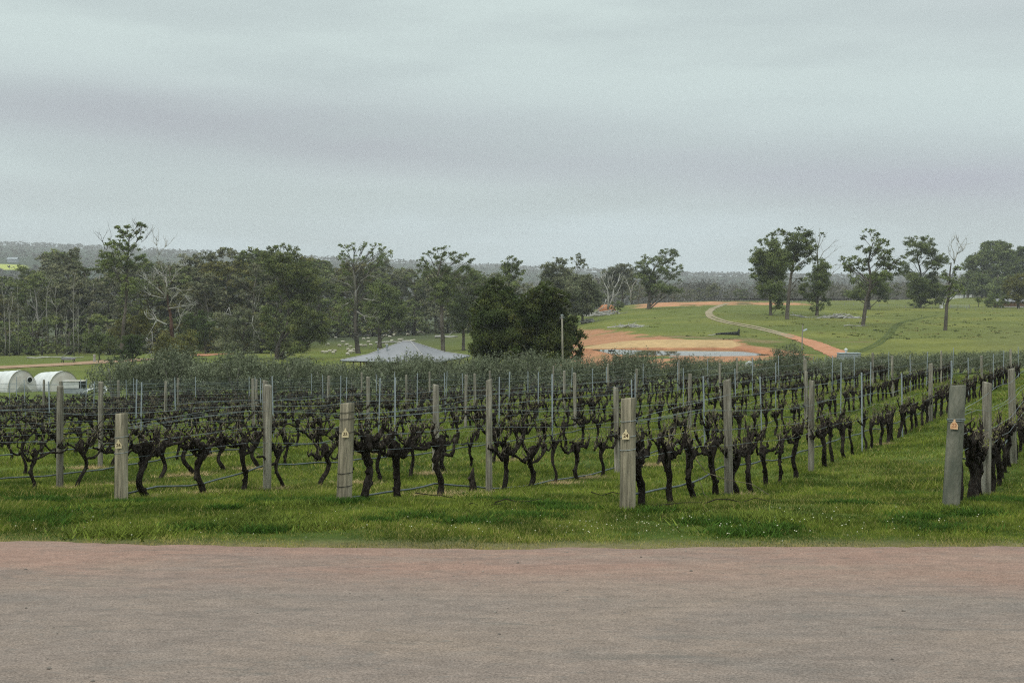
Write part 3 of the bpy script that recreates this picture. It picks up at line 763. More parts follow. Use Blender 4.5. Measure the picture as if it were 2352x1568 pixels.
# ------------------------------------------------------------------ grass
def blades(X, Y, h, w, lean, col, rng):
    n = len(X); Z = ground_np(X.copy(), Y.copy())
    a = rng.uniform(0, 2*np.pi, n); la = rng.uniform(0, 2*np.pi, n)
    wx, wy = np.cos(a)*w/2, np.sin(a)*w/2
    tx, ty = np.cos(la)*lean*h, np.sin(la)*lean*h
    V = np.empty((n, 3, 3), np.float32)
    V[:, 0] = np.stack([X-wx, Y-wy, Z-.015], 1); V[:, 1] = np.stack([X+wx, Y+wy, Z-.015], 1); V[:, 2] = np.stack([X+tx, Y+ty, Z+h], 1)
    C = np.repeat(col[:, None, :], 3, 1)
    return V.reshape(-1, 3), C.reshape(-1, 3)
def sm(a, b, t): t = np.clip((t-a)/(b-a), 0, 1); return t*t*(3-2*t)
CLUMPS = [(R.uniform(-20, 2372), R.uniform(1128, 1225), R.uniform(.12, .40)) for _ in range(46)] + [(282,1150,.3),(790,1160,.35),(1440,1170,.35),(2180,1176,.4)]
SPOTS = [(26,18.9,.5),(26,17.9,.3),(26,20.4,.25),(25,18.2,.7),(25,18.9,.5),(27,21.1,.3),(27,22.2,.7),(27,24,.6),(27,25.6,.5),(28,26.4,.5),(26,24.9,.4),(26,22.6,.5),(25,23.2,.4),(25,21.8,.4),(24,19.0,.35),(24,31,.4),(25,26.3,.5),(28,30,.6),(26,28,.5),(27,30,.6),(29,33,.6)]
def build_grass():
    Vs, Cs = [], []
    for d0, d1, dens, w, hb in ((10.7, 13.5, 5200, .009, .036), (13.5, 17, 3400, .011, .042), (17, 25, 1200, .015, .05), (25, 42, 380, .022, .06), (42, 78, 110, .035, .08)):
        umax = .50
        area = umax*(d1*d1-d0*d0)
        n = int(area*dens)
        Y = np.sqrt(NR.uniform(d0*d0, d1*d1, n)); X = Y*NR.uniform(-umax, umax, n)
        e = road_edge(X)
        keep = Y > e - .03*NR.random(n) - .22*sm(.55, .8, vnoise(X, Y, .35, 71))*NR.random(n)
        patch = vnoise(X, Y, .9, 41)*.6+vnoise(X, Y, .3, 42)*.4
        thin = np.where(Y-e < .5, .55, 1.)
        keep &= NR.random(n) < thin*(.25+1.4*patch)
        for n_, d, r in SPOTS:
            p = rowpt(n_, d); keep &= ~((np.hypot((X-p.x)/1.3, Y-p.y+.12) < r*.62*(.6+.8*vnoise(X, Y, .25, 60))) & (NR.random(n) < .8))
        X, Y, patch, e = X[keep], Y[keep], patch[keep], e[keep]; n = len(X)
        lush = vnoise(X, Y, 1.7, 44)
        off = np.clip((Y-e)/1.2, 0, 1)
        h = hb*(.35+.65*off)*(.5+1.1*patch)*NR.uniform(.5, 1.25, n)*(1+.5*sm(.6, .85, lush))
        g1 = np.array([.042,.070,.011]); g2 = np.array([.178,.222,.042]); g3 = np.array([.36,.31,.135]); dk = np.array([.024,.052,.008])
        fine = vnoise(X, Y, .22, 51)*.55+vnoise(X, Y, .09, 52)*.45
        t = np.clip(NR.random(n)*.7+(fine-.5)*1.5+(vnoise(X, Y, 1.3, 53)-.5)*.8+.15, 0, 1)[:, None]
        c = g1*(1-t)+g2*t
        h = h*(.55+.9*fine)*(.6+.9*vnoise(X, Y, .55, 54))
        big = vnoise(X, Y, 2.6, 45)
        dkm = (sm(.5, .72, vnoise(X, Y, .75, 47)*.5+big*.5)*.7*(Y < 24))[:, None]; c = c*(1-dkm)+dk*dkm
        yel = (NR.random(n) < (.07+.70*np.clip(1-(Y-e)/.75, 0, 1)+.12*sm(.55, .8, vnoise(X, Y, 4, 46))))[:, None]*.8
        c = c*(1-yel)+g3*yel
        h = h + .035*(Y < e)
        v, cc = blades(X, Y, h, w*NR.uniform(.6, 1.3, n), NR.uniform(.3, 1.7, n), c, NR); Vs.append(v); Cs.append(cc)
    # low broad-leaved clover clumps
    clumps = [(610,1150,.9),(700,1158,.7),(350,1150,.6),(1090,1178,.5),(1180,1185,.4),(280,1225,.5),(1500,1172,.3),(1900,1135,.35),(2100,1110,.3),(1660,1190,.6),(2300,1150,.5),(60,1180,.7)] + CLUMPS
    for px, py, r in clumps:
        D = 12.0
        for _ in range(12):
            D = float(drop_np((px-CX)/F*D, D))*F/(py-HY)
        x0 = (px-CX)/F*D; n = int(2600*r)
        X = x0+NR.normal(0, r*.62, n); Y = D+NR.normal(0, r*.5, n)
        c = np.array([.030,.062,.011] if R.random() < .6 else [.075,.10,.02])*(1+NR.uniform(-.4, 1.1, n))[:, None]
        v, cc = blades(X, Y, NR.uniform(.025, .085, n), NR.uniform(.02, .034, n), NR.uniform(.6, 2.2, n), c, NR); Vs.append(v); Cs.append(cc)
    V = np.concatenate(Vs); C = np.concatenate(Cs)
    me = mesh_np('grass', V, np.arange(len(V)).reshape(-1, 3), m_grass, False, C)
    tag(link('grass', me), 'lush green grass with clover on the verge and between vine rows', 'grass', kind='stuff')
    # straw mulch and dead grass by posts and vines
    Vs, Cs = [], []
    for n_, d, r in SPOTS:
        p = rowpt(n_, d); n = int(800*r)+100
        X = p.x+NR.normal(0, r*.5, n); Y = p.y+NR.normal(0, r*.35, n)-.12
        c = np.array([.40,.31,.19])*(1+NR.uniform(-.4, .4, n))[:, None]
        v, cc = blades(X, Y, NR.uniform(.02, .09, n), NR.uniform(.009, .016, n), NR.uniform(1, 3, n), c, NR); Vs.append(v); Cs.append(cc)
    V = np.concatenate(Vs); C = np.concatenate(Cs)
    me = mesh_np('dry_grass', V, np.arange(len(V)).reshape(-1, 3), m_grass, False, C)
    tag(link('dry_grass', me), 'dry straw lying round the feet of vines and posts', 'straw', kind='stuff')
    # clover flowers
    mb = MB()
    for i in range(170):
        k = R.random()
        if k < .45: px, py = R.gauss(1400, 260), R.gauss(1215, 16)
        elif k < .7: px, py = R.gauss(1950, 260), R.gauss(1205, 14)
        else: px, py = R.uniform(0, 2352), R.uniform(1175, 1245)
        D = 12.0
        for _ in range(12): D = float(drop_np((px-CX)/F*D, D))*F/(max(py, 1170)-HY)
        x = (px-CX)/F*D
        if D < float(road_edge(np.array([x]))[0])+.15: continue
        s = R.uniform(.004, .0085); mb.ball((x, D, gz(x, D)+R.uniform(.035, .075)), (s, s, s*.8), 5, 4)
    tag(mb.build('clover_flowers', m_flower), 'tiny white clover flowers dotted over the roadside grass', 'flowers', kind='stuff')
build_grass()
def build_tussocks():
    n = 0; Vs, Cs = [], []
    for i in range(300):
        px, py = (R.uniform(1900, 2420), R.gauss(760, 32)) if i % 3 else (R.uniform(1480, 2352), R.uniform(715, 800))
        if not 712 < py < 806: continue
        p = G(px, py, 225)
        if p.y < 229: continue
        k = R.randint(8, 24); r = R.uniform(.2, .9)
        X = p.x+NR.normal(0, r, k); Y = p.y+NR.normal(0, r*.5, k)
        c = np.array(R.choice([(.05,.065,.02), (.07,.085,.025), (.20,.17,.08), (.04,.055,.018)]))*(1+NR.uniform(-.3, .3, k))[:, None]
        v, cc = blades(X, Y, NR.uniform(.10, .34, k), NR.uniform(.12, .3, k), NR.uniform(.3, 1.2, k), c, NR); Vs.append(v); Cs.append(cc)
    V = np.concatenate(Vs)
    tag(link('tussocks', mesh_np('tussocks', V, np.arange(len(V)).reshape(-1, 3), m_grass, False, np.concatenate(Cs))), 'rough dark tussocks dotted over the right-hand paddock', 'tussocks', kind='stuff')
build_tussocks()
# fallen prunings in the grass
for i, (px, py, l) in enumerate([(1690,1160,.9),(1555,1165,.7),(1000,1150,.6),(1200,1155,.8),(1420,1138,.9),(1110,1163,.5)]):
    D = 14.0
    for _ in range(12): D = float(drop_np((px-CX)/F*D, D))*F/(py-HY)
    x = (px-CX)/F*D; a = R.uniform(-.4, .4); pts = []
    for k in range(6):
        t = k/5-.5; X_, Y_ = x+math.cos(a)*l*t, D+math.sin(a)*l*t+R.uniform(-.04, .04)
        pts.append((X_, Y_, gz(X_, Y_)+.05+R.uniform(-.02, .05)))
    mb = MB(); mb.tube(pts, [.009,.008,.007,.006,.005,.004], 5)
    tag(mb.build('fallen_cane', m_bark), 'dark pruned cane lying in the grass ' + ['right of end post 24','below the hose left of end post 24','right of end post 25','in front of the post by the stump','closest to end post 24 on its left','below the stump, nearest the road'][i], 'cane', 'fallen prunings in the grass')

# ------------------------------------------------------------------ trees
CROPS = {1: (0.0, 488.1), 2: (574.2, 516.8), 3: (1148.4, 516.8), 4: (1720.4, 488.1)}
KS = .27463
def cp(c, zx, zy): return CROPS[c][0]+zx*KS, CROPS[c][1]+zy*KS
def leaf_quads(P, size, rng, up=0.0, aspect=.5, Nrm=None):
    n = len(P)
    a = rng.normal(size=(n, 3)); a[:, 2] += up; a /= np.linalg.norm(a, axis=1, keepdims=True)
    b = np.cross(a, rng.normal(size=(n, 3)) if Nrm is None else Nrm); b /= np.linalg.norm(b, axis=1, keepdims=True)+1e-9
    s = (size*rng.uniform(.6, 1.35, n))[:, None]
    V = np.empty((n, 4, 3), np.float32)
    V[:, 0] = P-a*s*.5; V[:, 1] = P+b*s*.5*aspect; V[:, 2] = P+a*s*.5; V[:, 3] = P-b*s*.5*aspect
    return V.reshape(-1, 3)
def crown_mesh(name, blobs, mat, rng, leaf=.42, dens=1.0, tips=.0, puffk=1.0, squash=.62, up=0.):
    Ps, Ts, Ns = [], [], []
    for c, r in blobs:
        rm = (r[0]*r[2])**.5
        npf = int(np.clip(r[0]*r[2]*2.7*puffk, 7, 110))
        d = rng.normal(size=(npf, 3)); d[:, 2] += .25; d /= np.linalg.norm(d, axis=1, keepdims=True)
        pc = np.array(c) + d*np.array(r)*(rng.random(npf)**.45*.92)[:, None]
        for q in pc:
            pr = rng.uniform(.55, 1.1)*min(max(.42*rm, .5), 1.7)
            n = int(13*dens*(pr/leaf)**2)+5
            dd = rng.normal(size=(n, 3)); dd /= np.linalg.norm(dd, axis=1, keepdims=True)
            rad = rng.random(n)**.55*np.where(rng.random(n) < .09, 1.5, 1.)
            P = q + dd*(pr*rad)[:, None]*np.array([1, 1, squash])
            Ps.append(P); Ns.append(dd*1.0 + (q-np.array(c))/(rm*2.2) + np.array([0, 0, .30]) + rng.normal(0, .30, (n, 3)))
            t = 1 + rng.uniform(-.32, .32) + rng.uniform(-.15, .15, n)
            Ts.append(np.stack([t*(1+tips*rng.random()), t, t*.98], 1))
    P = np.concatenate(Ps); T = np.concatenate(Ts)
    V = leaf_quads(P, leaf, rng, up, .55, np.concatenate(Ns))
    return mesh_np(name, V, np.arange(len(V)).reshape(-1, 4), mat, False, np.repeat(T, 4, 0))
def bez(a, m, b, n=6): return [a*(1-t)**2+m*2*t*(1-t)+b*t*t for t in [i/n for i in range(n+1)]]
def limbs(mb, trunk, tr, blobs, rr, twig=3, thin=.32):
    for c, r in blobs:
        c = Vector(c)
        best = None
        for i, p in enumerate(trunk):
            hd = math.hypot(p.x-c.x, p.y-c.y)
            if p.z <= c.z - .75*hd - .3 or i == 0: best = i
        i = best; p = trunk[i]
        if i == len(trunk)-1 and (c-p).length < .6: continue
        L_ = (c-p).length
        mid = (p+c)/2 + Vector((rr.uniform(-.12, .12)*L_, rr.uniform(-.12, .12)*L_, rr.uniform(-.02, .10)*L_))
        r0 = min(tr[i]*.45, .045+.020*L_)
        path = bez(p, mid, c + Vector((0, 0, r[2]*.2)), 7)
        mb.tube(path, [r0*(1-k/7)+.05*k/7 for k in range(8)], 5, .12, rr)
        for _ in range(twig):
            k = rr.randint(3, 7); q = path[k]
            e = c + Vector((rr.uniform(-1, 1)*r[0], rr.uniform(-1, 1)*r[1], rr.uniform(-.2, 1)*r[2]))*.85
            mb.tube(bez(q, (q+e)/2+Vector((rr.uniform(-.3, .3), rr.uniform(-.3, .3), .2)), e, 4), [.06, .05, .04, .03, .02], 4, .1, rr)
def tree(name, crop, base, D, trunk, blobs, width, label, cat='tree', group=None, leafm=None, barkm=None, leaf=.42, dens=1., tips=0., extra=None, puffk=1., squash=.7, deep=.8, seed=0, wtop=.25, twig=3):
    rr = random.Random(seed*13+5); rng = np.random.default_rng(seed+900)
    bx, by = cp(crop, *base)
    if D is None: D = depth_at(bx, by, 150)
    org = GD(bx, D); k = KS*D/F
    def wp(zx, zy, dy=0.):
        px, py = cp(crop, zx, zy); v = W(px, py, D); v.y += dy; v.x = (px-CX)/F*D
        return v-org
    tp = [Vector((0, 0, -.3))]+[wp(x, y, rr.uniform(-.5, .5)) for x, y in trunk]
    nt = len(tp); fine = []
    for i in range(nt-1):
        p0, p1, p2, p3 = tp[max(i-1, 0)], tp[i], tp[i+1], tp[min(i+2, nt-1)]
        for s in range(4):
            t = s/4; fine.append(.5*((2*p1)+(p2-p0)*t+(2*p0-5*p1+4*p2-p3)*t*t+(3*p1-p0-3*p2+p3)*t**3))
    fine.append(tp[-1])
    r0 = width*k/2
    tr = [r0*(1.25 if i == 0 else 1.05 if i == 1 else 1)*(1-(1-wtop)*i/(len(fine)-1)) for i in range(len(fine))]
    B = []
    xs = [b[0] for b in blobs]; cxm = base[0]; hw = (max(xs)-min(xs))*k/2+1
    for b in blobs:
        zx, zy, rx, rz = b
        dy = rr.uniform(-1, .55)*hw*deep*math.sqrt(max(.15, 1-((zx-cxm)*k/(hw*1.6))**2))
        c = wp(zx, zy, dy)
        B.append((tuple(c), (rx*k*1.24, (rx*.55+rz*.45)*k*1.24, rz*k*1.2)))
    e = empty(name, org, label, cat, group)
    mb = MB(); mb.tube(fine, tr, 9, .07, rr); limbs(mb, fine, tr, B, rr, twig)
    if extra:
        for pl in extra:
            pts = [wp(x, y, rr.uniform(-.6, .6)) for x, y in pl[0]]
            w0 = pl[1]*k/2
            mb.tube(pts, [w0*(1-.75*i/(len(pts)-1)) for i in range(len(pts))], 6, .1, rr)
    mb.build('trunk', barkm or m_trunk, e, smooth=True)
    if B: link('crown', crown_mesh('crown', B, leafm or m_leaf, rng, leaf, dens, tips, puffk, squash), e)
    return e, org, wp, D
def dead_branches(mb, p, d, l, r, rr, depth):
    pts = [p]; dd = d.copy(); n = 5
    for i in range(n):
        dd = (dd+Vector((rr.uniform(-.28, .28), rr.uniform(-.28, .28), rr.uniform(-.12, .22)))).normalized()
        pts.append(pts[-1]+dd*l/n)
    mb.tube(pts, [r*(1-.6*i/n) for i in range(n+1)], 5, .1, rr)
    if depth > 0:
        for _ in range(rr.randint(2, 3)):
            k = rr.randint(2, n); nd = (dd+Vector((rr.uniform(-1, 1), rr.uniform(-1, 1), rr.uniform(-.3, .6)))).normalized()
            dead_branches(mb, pts[k], nd, l*rr.uniform(.45, .7), r*(1-.6*k/n)*.75, rr, depth-1)
def bare(e, crop, base, D, lines, mat, name='bare_limb', seed=0, sub=1):
    """bleached bare limbs as a part of tree e; lines: ([(zx,zy)...], width in crop px)"""
    rr = random.Random(seed); bx, by = cp(crop, *base); org = GD(bx, D); k = KS*D/F
    for pl, w in lines:
        pts = []; mb = MB()
        dy = rr.uniform(-1.5, 1.5)
        for i, (x, y) in enumerate(pl):
            px, py = cp(crop, x, y); v = W(px, py, D)-org; v.y += dy*i/len(pl)-1.5
            pts.append(v)
        mb.tube(pts, [w*k/2*(1-.7*i/(len(pts)-1)) for i in range(len(pts))], 6, .12, rr)
        for _ in range(sub*len(pts)):
            i = rr.randrange(1, len(pts)); d = (pts[i]-pts[i-1]).normalized()
            nd = (d+Vector((rr.uniform(-.9, .9), rr.uniform(-.9, .9), rr.uniform(-.4, .8)))).normalized()
            dead_branches(mb, pts[i], nd, rr.uniform(1.2, 3.0), max(w*k/2*.35, .05), rr, 1)
        mb.build(name, mat, e, smooth=True)

GR = 'paddock eucalypts on the green rise'
# --- right-hand rise
tree('eucalyptus_tree', 4, (180,862), None, [(178,780),(182,690),(190,560),(200,420),(230,300)],
     [(240,165,45,30),(190,200,60,35),(140,250,70,40),(70,330,60,55),(50,390,55,40),(120,400,100,80),(200,330,90,80),(60,500,60,50),(40,545,45,30),(200,520,115,90),(130,560,70,60),(180,650,100,80),(90,620,50,40),(250,700,60,70),(240,800,50,60),(230,430,100,80)],
     26, 'leafy eucalypt with drooping low foliage, leftmost on the right-hand rise', group=GR, seed=1)
tree('eucalyptus_tree', 4, (318,892), None, [(320,800),(335,650),(350,540),(370,430),(390,320),(420,220)],
     [(255,155,30,25),(330,185,55,40),(350,240,80,50),(432,145,38,28),(450,200,80,50),(490,260,70,50),(340,300,100,60),(430,310,100,60),(280,390,80,60),(420,400,90,60),(500,360,50,50),(330,460,70,45),(450,560,40,35)],
     36, 'tall straight-trunked eucalypt with dense crown beside the drooping tree', group=GR, seed=2, extra=[([(360,600),(400,560),(460,540)],10),([(440,180),(500,150),(538,118)],5)])
e, o, wp, D3 = tree('eucalyptus_tree', 4, (568,862), None, [(570,780),(578,680),(588,570),(575,450),(565,350)],
     [(590,430,65,45),(600,480,75,60),(550,560,85,60),(610,580,60,60),(600,660,70,60),(540,720,70,50),(640,730,50,50),(560,790,60,35),(470,600,45,45),(445,650,45,50),(590,190,35,20)],
     30, 'eucalypt with dense ivy-like lower foliage and bare twiggy top', group=GR, seed=3)
bare(e, 4, (568,862), D3, [([(565,400),(560,300),(575,220),(570,170)],7),([(575,400),(610,330),(650,300),(690,255)],6),([(570,300),(600,240),(610,200)],5),([(600,400),(650,370),(690,330)],5),([(560,380),(545,300),(550,250)],5),([(640,560),(690,500),(730,470)],6),([(640,480),(700,440),(745,440)],5)], m_trunkp, seed=3)
tree('eucalyptus_tree', 4, (950,945), None, [(960,860),(985,730),(1008,620),(1012,500),(1005,400),(1030,270)],
     [(1040,145,55,25),(1075,190,50,35),(970,205,42,25),(1040,250,80,35),(1135,255,42,35),(960,320,70,40),(1060,330,100,45),(1150,330,50,45),(820,395,50,35),(890,390,60,40),(960,410,80,40),(1170,400,70,45),(800,450,45,40),(900,480,90,45),(1100,430,80,50),(1190,480,70,45),(1250,375,35,20),(1230,420,60,35),(1060,540,80,60),(870,560,60,45),(1130,540,60,50),(1060,630,60,60)],
     36, 'tall leaning-trunk eucalypt with wide open crown in mid rise', group=GR, seed=4, extra=[([(1008,620),(960,590),(900,520),(850,490)],9)], twig=4)
tree('eucalyptus_tree', 4, (1003,810), None, [(1005,750),(1010,680),(1020,600)],
     [(950,640,80,60),(880,680,70,45),(1050,600,80,60),(1100,650,70,60),(1120,700,50,50),(930,710,60,40),(1020,560,80,50)],
     30, 'low spreading dark tree standing behind the leaning-trunk eucalypt', group=GR, seed=5)
tree('eucalyptus_tree', 4, (1430,795), None, [(1428,700),(1432,600),(1432,500),(1410,400),(1400,300)],
     [(1375,212,55,20),(1440,230,60,28),(1325,265,60,35),(1500,260,42,45),(1400,290,90,40),(1330,340,60,35),(1470,340,80,45),(1545,320,30,30),(1560,400,80,40),(1620,375,40,30),(1640,430,50,35),(1330,410,60,30),(1290,440,50,35),(1500,440,80,40),(1340,500,60,40),(1330,570,70,60),(1540,560,60,60),(1420,640,90,80),(1550,660,70,90),(1340,680,60,70),(1480,730,70,50),(1560,740,50,40),(1370,760,50,30)],
     26, 'dark round-headed eucalypt with a skirt of foliage to the ground', group=GR, seed=6, twig=4)
e, o, wp, D6 = tree('eucalyptus_tree', 4, (1640,983), None, [(1645,900),(1660,780),(1668,700),(1672,600),(1685,500),(1695,420)],
     [(1720,600,60,50),(1740,660,45,50),(1700,680,50,40),(1640,560,50,45),(1690,530,45,50),(1730,480,50,50),(1620,510,40,25),(1650,650,35,50)],
     32, 'slender half-dead eucalypt with bare forked top, nearest on the rise', group=GR, seed=7)
bare(e, 4, (1640,983), D6, [([(1695,430),(1690,340),(1670,300),(1660,262)],9),([(1695,420),(1720,350),(1770,320),(1800,270),(1865,252)],10),([(1690,400),(1660,360),(1655,330)],6),([(1720,350),(1730,300),(1760,280)],6),([(1770,320),(1750,270),(1740,255)],5),([(1668,600),(1610,605),(1570,590)],7)], m_dead, seed=8)
for i, (x, y, ry) in enumerate([(1,0,0)]): pass
GW = 'hazy trees of the wood behind the rise'
RW = [(1830,760,640,[(1850,440,60,60),(1900,400,70,50),(1870,540,80,70),(1820,600,70,60),(1900,640,70,60)],'grey-green gum at the left end of the wood beyond the fence'),
      (1985,745,640,[(1990,280,60,35),(2080,265,50,30),(2110,300,70,45),(2000,350,100,60),(2120,370,90,60),(1930,400,60,50),(2050,450,110,70),(1960,520,90,60),(2100,540,100,70)],'tallest broad-topped gum in the wood at far right'),
      (2230,745,660,[(2200,350,80,40),(2270,320,60,30),(2290,390,70,50),(2200,440,100,60),(2290,480,80,60),(2180,540,80,60)],'broad gum at right frame edge behind the round tree'),
      (1950,740,620,[(1930,560,80,60),(1890,640,70,50),(1990,640,80,50)],'low gum in the wood above the parked white car'),
      (2080,760,600,[(2040,640,70,50),(2110,600,70,60),(2080,690,80,40)],'rusty-tipped gum behind the orange machine')]
for i, (bx, by, D, bl, lab) in enumerate(RW):
    tree('gum_tree', 4, (bx, by), D, [(bx, by-120), (bx+5, by-240), (bx+8, bl[0][1]+30)], bl, 20, lab, group=GW, seed=20+i, leaf=.75, dens=1.0, leafm=m_leaf)
tree('round_tree', 4, (2255,800), None, [(2253,760),(2250,700),(2245,640)], [(2200,560,60,40),(2260,545,60,35),(2170,620,60,50),(2250,620,80,60),(2300,600,50,60),(2190,690,60,40),(2280,690,60,50),(2240,730,50,40)], 26, 'rounded olive-green garden tree at the right frame edge', seed=27, leafm=m_leafy)
tree('round_shrub', 4, (2060,795), None, [(2058,770),(2055,740)], [(2060,720,60,35),(2020,750,50,35),(2100,740,45,45),(2050,765,60,30),(1990,755,30,25),(2105,690,30,25)], 14, 'dark dense rounded shrub beside the cut tree at the right', 'shrub', seed=28, leaf=.4)
tree('small_shrub', 4, (1918,790), None, [(1915,770),(1915,745)], [(1905,730,20,20),(1930,725,20,20),(1915,750,18,20)], 8, 'small dark round-topped shrub on a short stem by the gate', 'shrub', seed=29, leaf=.35)
tree('cut_hedge', 4, (1560,770), 520, [(1562,755)], [(1600,755,35,25),(1560,760,30,22)], 8, 'dark low bush among the white beehive boxes', 'shrub', seed=30, leaf=.4)
# --- centre: solo tree
tree('eucalyptus_tree', 3, (1243,703), None, [(1248,630),(1252,560),(1262,470),(1280,400),(1310,330)],
     [(1345,230,35,25),(1400,225,70,28),(1445,260,45,35),(1330,270,45,30),(1225,275,40,30),(1290,300,60,30),(1160,335,55,35),(1210,330,50,35),(1400,310,70,35),(1465,310,30,30),(1470,370,50,35),(1200,400,80,40),(1330,380,60,40),(1390,380,60,35),(1480,410,30,18),(1170,440,50,35),(1270,440,60,45),(1440,440,50,30),(1240,510,65,50),(1330,520,75,45),(1400,545,70,40),(1470,550,55,30),(1500,480,35,25),(1290,585,70,35)],
     32, 'lone broad eucalypt standing at the top of the green paddock', group='single eucalypts round the dam paddock', seed=40, extra=[([(1265,610),(1310,600),(1370,565)],9)], twig=4)
# --- the big dark bushes
tree('dark_bushy_tree', 3, (300,1165), 140, [(298,1080),(300,960),(310,820)],
     [(385,495,60,26),(375,540,105,50),(455,590,95,65),(290,610,85,65),(535,700,65,80),(585,800,55,70),(370,620,130,80),(430,640,110,90),(520,640,60,70),(250,700,110,100),(380,780,150,110),(540,760,60,90),(590,830,70,70),(620,900,90,40),(660,930,60,45),(560,930,100,90),(300,900,160,120),(180,850,100,120),(450,1000,150,110),(640,1030,60,90),(300,1050,160,90),(180,1030,100,90),(660,1090,35,50),(550,1090,70,50),(120,930,70,110),(130,1080,80,50)],
     40, 'huge dark rounded bushy tree with yellow-tipped crown beside the pole', group='twin dark bushy trees behind the olives', leafm=m_leafd, leaf=.24, dens=1.7, tips=.3, seed=50, puffk=3.0, squash=.8, barkm=m_trunkp)
tree('dark_bushy_tree', 3, (-30,1150), 146, [(-30,1080),(-25,960),(-20,800)],
     [(-30,475,60,28),(-35,520,105,50),(55,590,75,70),(-120,610,75,80),(-170,710,60,80),(-40,590,110,70),(100,600,90,70),(-110,640,70,90),(0,660,140,90),(-130,760,80,100),(-40,800,150,120),(80,780,110,120),(-150,900,90,120),(0,940,160,120),(-190,1010,60,80),(-100,1040,130,100),(80,1030,120,100),(-210,1060,40,50),(-20,480,60,35)],
     40, 'huge dark rounded bushy tree, left of the yellow-tipped twin', group='twin dark bushy trees behind the olives', leafm=m_leafd, leaf=.24, dens=1.7, tips=.2, seed=51, puffk=3.0, squash=.8, barkm=m_trunkp)
# --- trees behind the bushes and dam
GM = 'eucalypts standing behind the dark bushes'
tree('eucalyptus_tree', 3, (60,800), 330, [(62,700),(70,560),(80,420)], [(50,320,50,30),(110,290,60,30),(160,330,40,45),(90,370,80,45),(40,400,60,50),(150,400,60,40),(80,470,100,60)], 24, 'open-topped eucalypt rising just behind the left dark bush', group=GM, seed=52, leaf=.5)
tree('eucalyptus_tree', 3, (500,800), 380, [(505,700),(500,560),(490,420)], [(470,290,40,22),(510,300,60,30),(420,340,60,35),(370,360,50,30),(560,350,50,40),(470,380,100,45),(400,420,70,50),(550,430,70,60),(460,480,110,60),(520,560,100,80)], 22, 'grey spreading eucalypt between the dark bush and the thin-topped gum', group=GM, seed=53, leafm=m_leafg, leaf=.5)
tree('eucalyptus_tree', 3, (632,800), 400, [(630,640),(632,520),(640,420),(650,340)], [(650,260,50,22),(610,290,40,25),(700,300,45,25),(660,310,60,25),(715,340,35,20),(640,345,40,20)], 12, 'thin gum with a small high tuft of crown above the wood', group=GM, seed=54, leafm=m_leafg, leaf=.5)
tree('eucalyptus_tree', 3, (690,790), 360, [(690,700),(688,600),(685,500)], [(640,460,80,50),(700,440,60,40),(720,500,80,60),(640,560,100,80),(740,580,80,70),(690,660,120,80),(790,640,60,60),(620,690,60,60),(820,600,40,50)], 22, 'dense grey domed eucalypt behind the dark bush, left of dead tree', group=GM, seed=55, leafm=m_leafg, leaf=.5, puffk=1.6)
e = empty('dead_tree', GD(cp(3,905,700)[0], 420), 'white leafless dead tree with many forked limbs beside orange mound', 'dead tree')
bare(e, 3, (905,700), 420, [([(900,705),(905,620),(895,540),(860,470),(840,420)],16),([(905,690),(940,610),(950,530),(985,480),(1000,430)],14),([(895,540),(905,470),(900,430)],8),([(950,530),(930,470),(940,410)],8),([(940,610),(980,570),(1010,500)],9),([(860,470),(880,440),(880,410)],6)], m_dead, 'limb', 60, 2)
tree('dark_shrub', 3, (985,710), 400, [(985,690),(985,660)], [(985,660,45,40),(1015,680,25,30),(950,690,30,25)], 8, 'dark rounded shrub at the foot of the white dead tree', 'shrub', seed=61, leaf=.4)
e = empty('dead_tree', GD(cp(3,800,735)[0], 390), 'broken pale dead tree leaning behind the log pile', 'dead tree')
bare(e, 3, (800,735), 390, [([(800,735),(830,700),(800,660),(790,640)],12),([(830,705),(860,690),(880,640),(890,620)],10),([(690,740),(680,690),(720,685)],7)], m_dead, 'limb', 62, 1)
tree('eucalyptus_tree', 3, (1020,640), 560, [(1025,560),(1030,460)], [(1030,345,60,25),(970,370,60,30),(1070,380,40,35),(900,400,60,30),(1000,420,100,45),(930,470,90,40),(1060,460,70,50),(980,530,80,40)], 16, 'broad pale-grey gum behind the white dead tree', seed=63, leafm=m_leafg, leaf=.6)
e = empty('dead_tree', GD(cp(3,1090,650)[0], 520), 'slim pale dead tree left of the lone broad eucalypt', 'dead tree')
bare(e, 3, (1090,650), 520, [([(1090,650),(1092,560),(1070,500),(1050,450)],9),([(1092,560),(1110,500),(1130,470)],8)], m_dead, 'limb', 64, 1)

# --- sheep paddock trees
GS = 'tall eucalypts round the sheep paddock'
tree('eucalyptus_tree', 2, (225,1105), 262, [(232,1040),(255,960),(290,880),(318,800),(320,720),(330,620)],
     [(260,190,80,35),(200,215,70,35),(330,215,60,40),(160,250,40,30),(270,270,120,50),(380,270,70,50),(300,350,140,70),(440,340,80,60),(200,370,70,50),(470,410,100,60),(380,440,120,70),(540,430,50,60),(520,490,80,60),(420,540,120,80),(540,560,60,70),(250,520,90,60),(180,560,60,70),(470,620,90,60),(400,680,100,60),(560,740,90,55),(480,760,90,70),(620,800,50,60),(560,850,90,80),(400,830,90,90),(180,780,50,110),(170,930,50,110),(480,950,110,90),(600,930,60,70),(400,1000,90,70),(320,1040,60,50)],
     44, 'massive dense eucalypt with thick leaning pale trunk left of the house', group=GS, seed=70, leaf=.36, tips=.12, puffk=1.3)
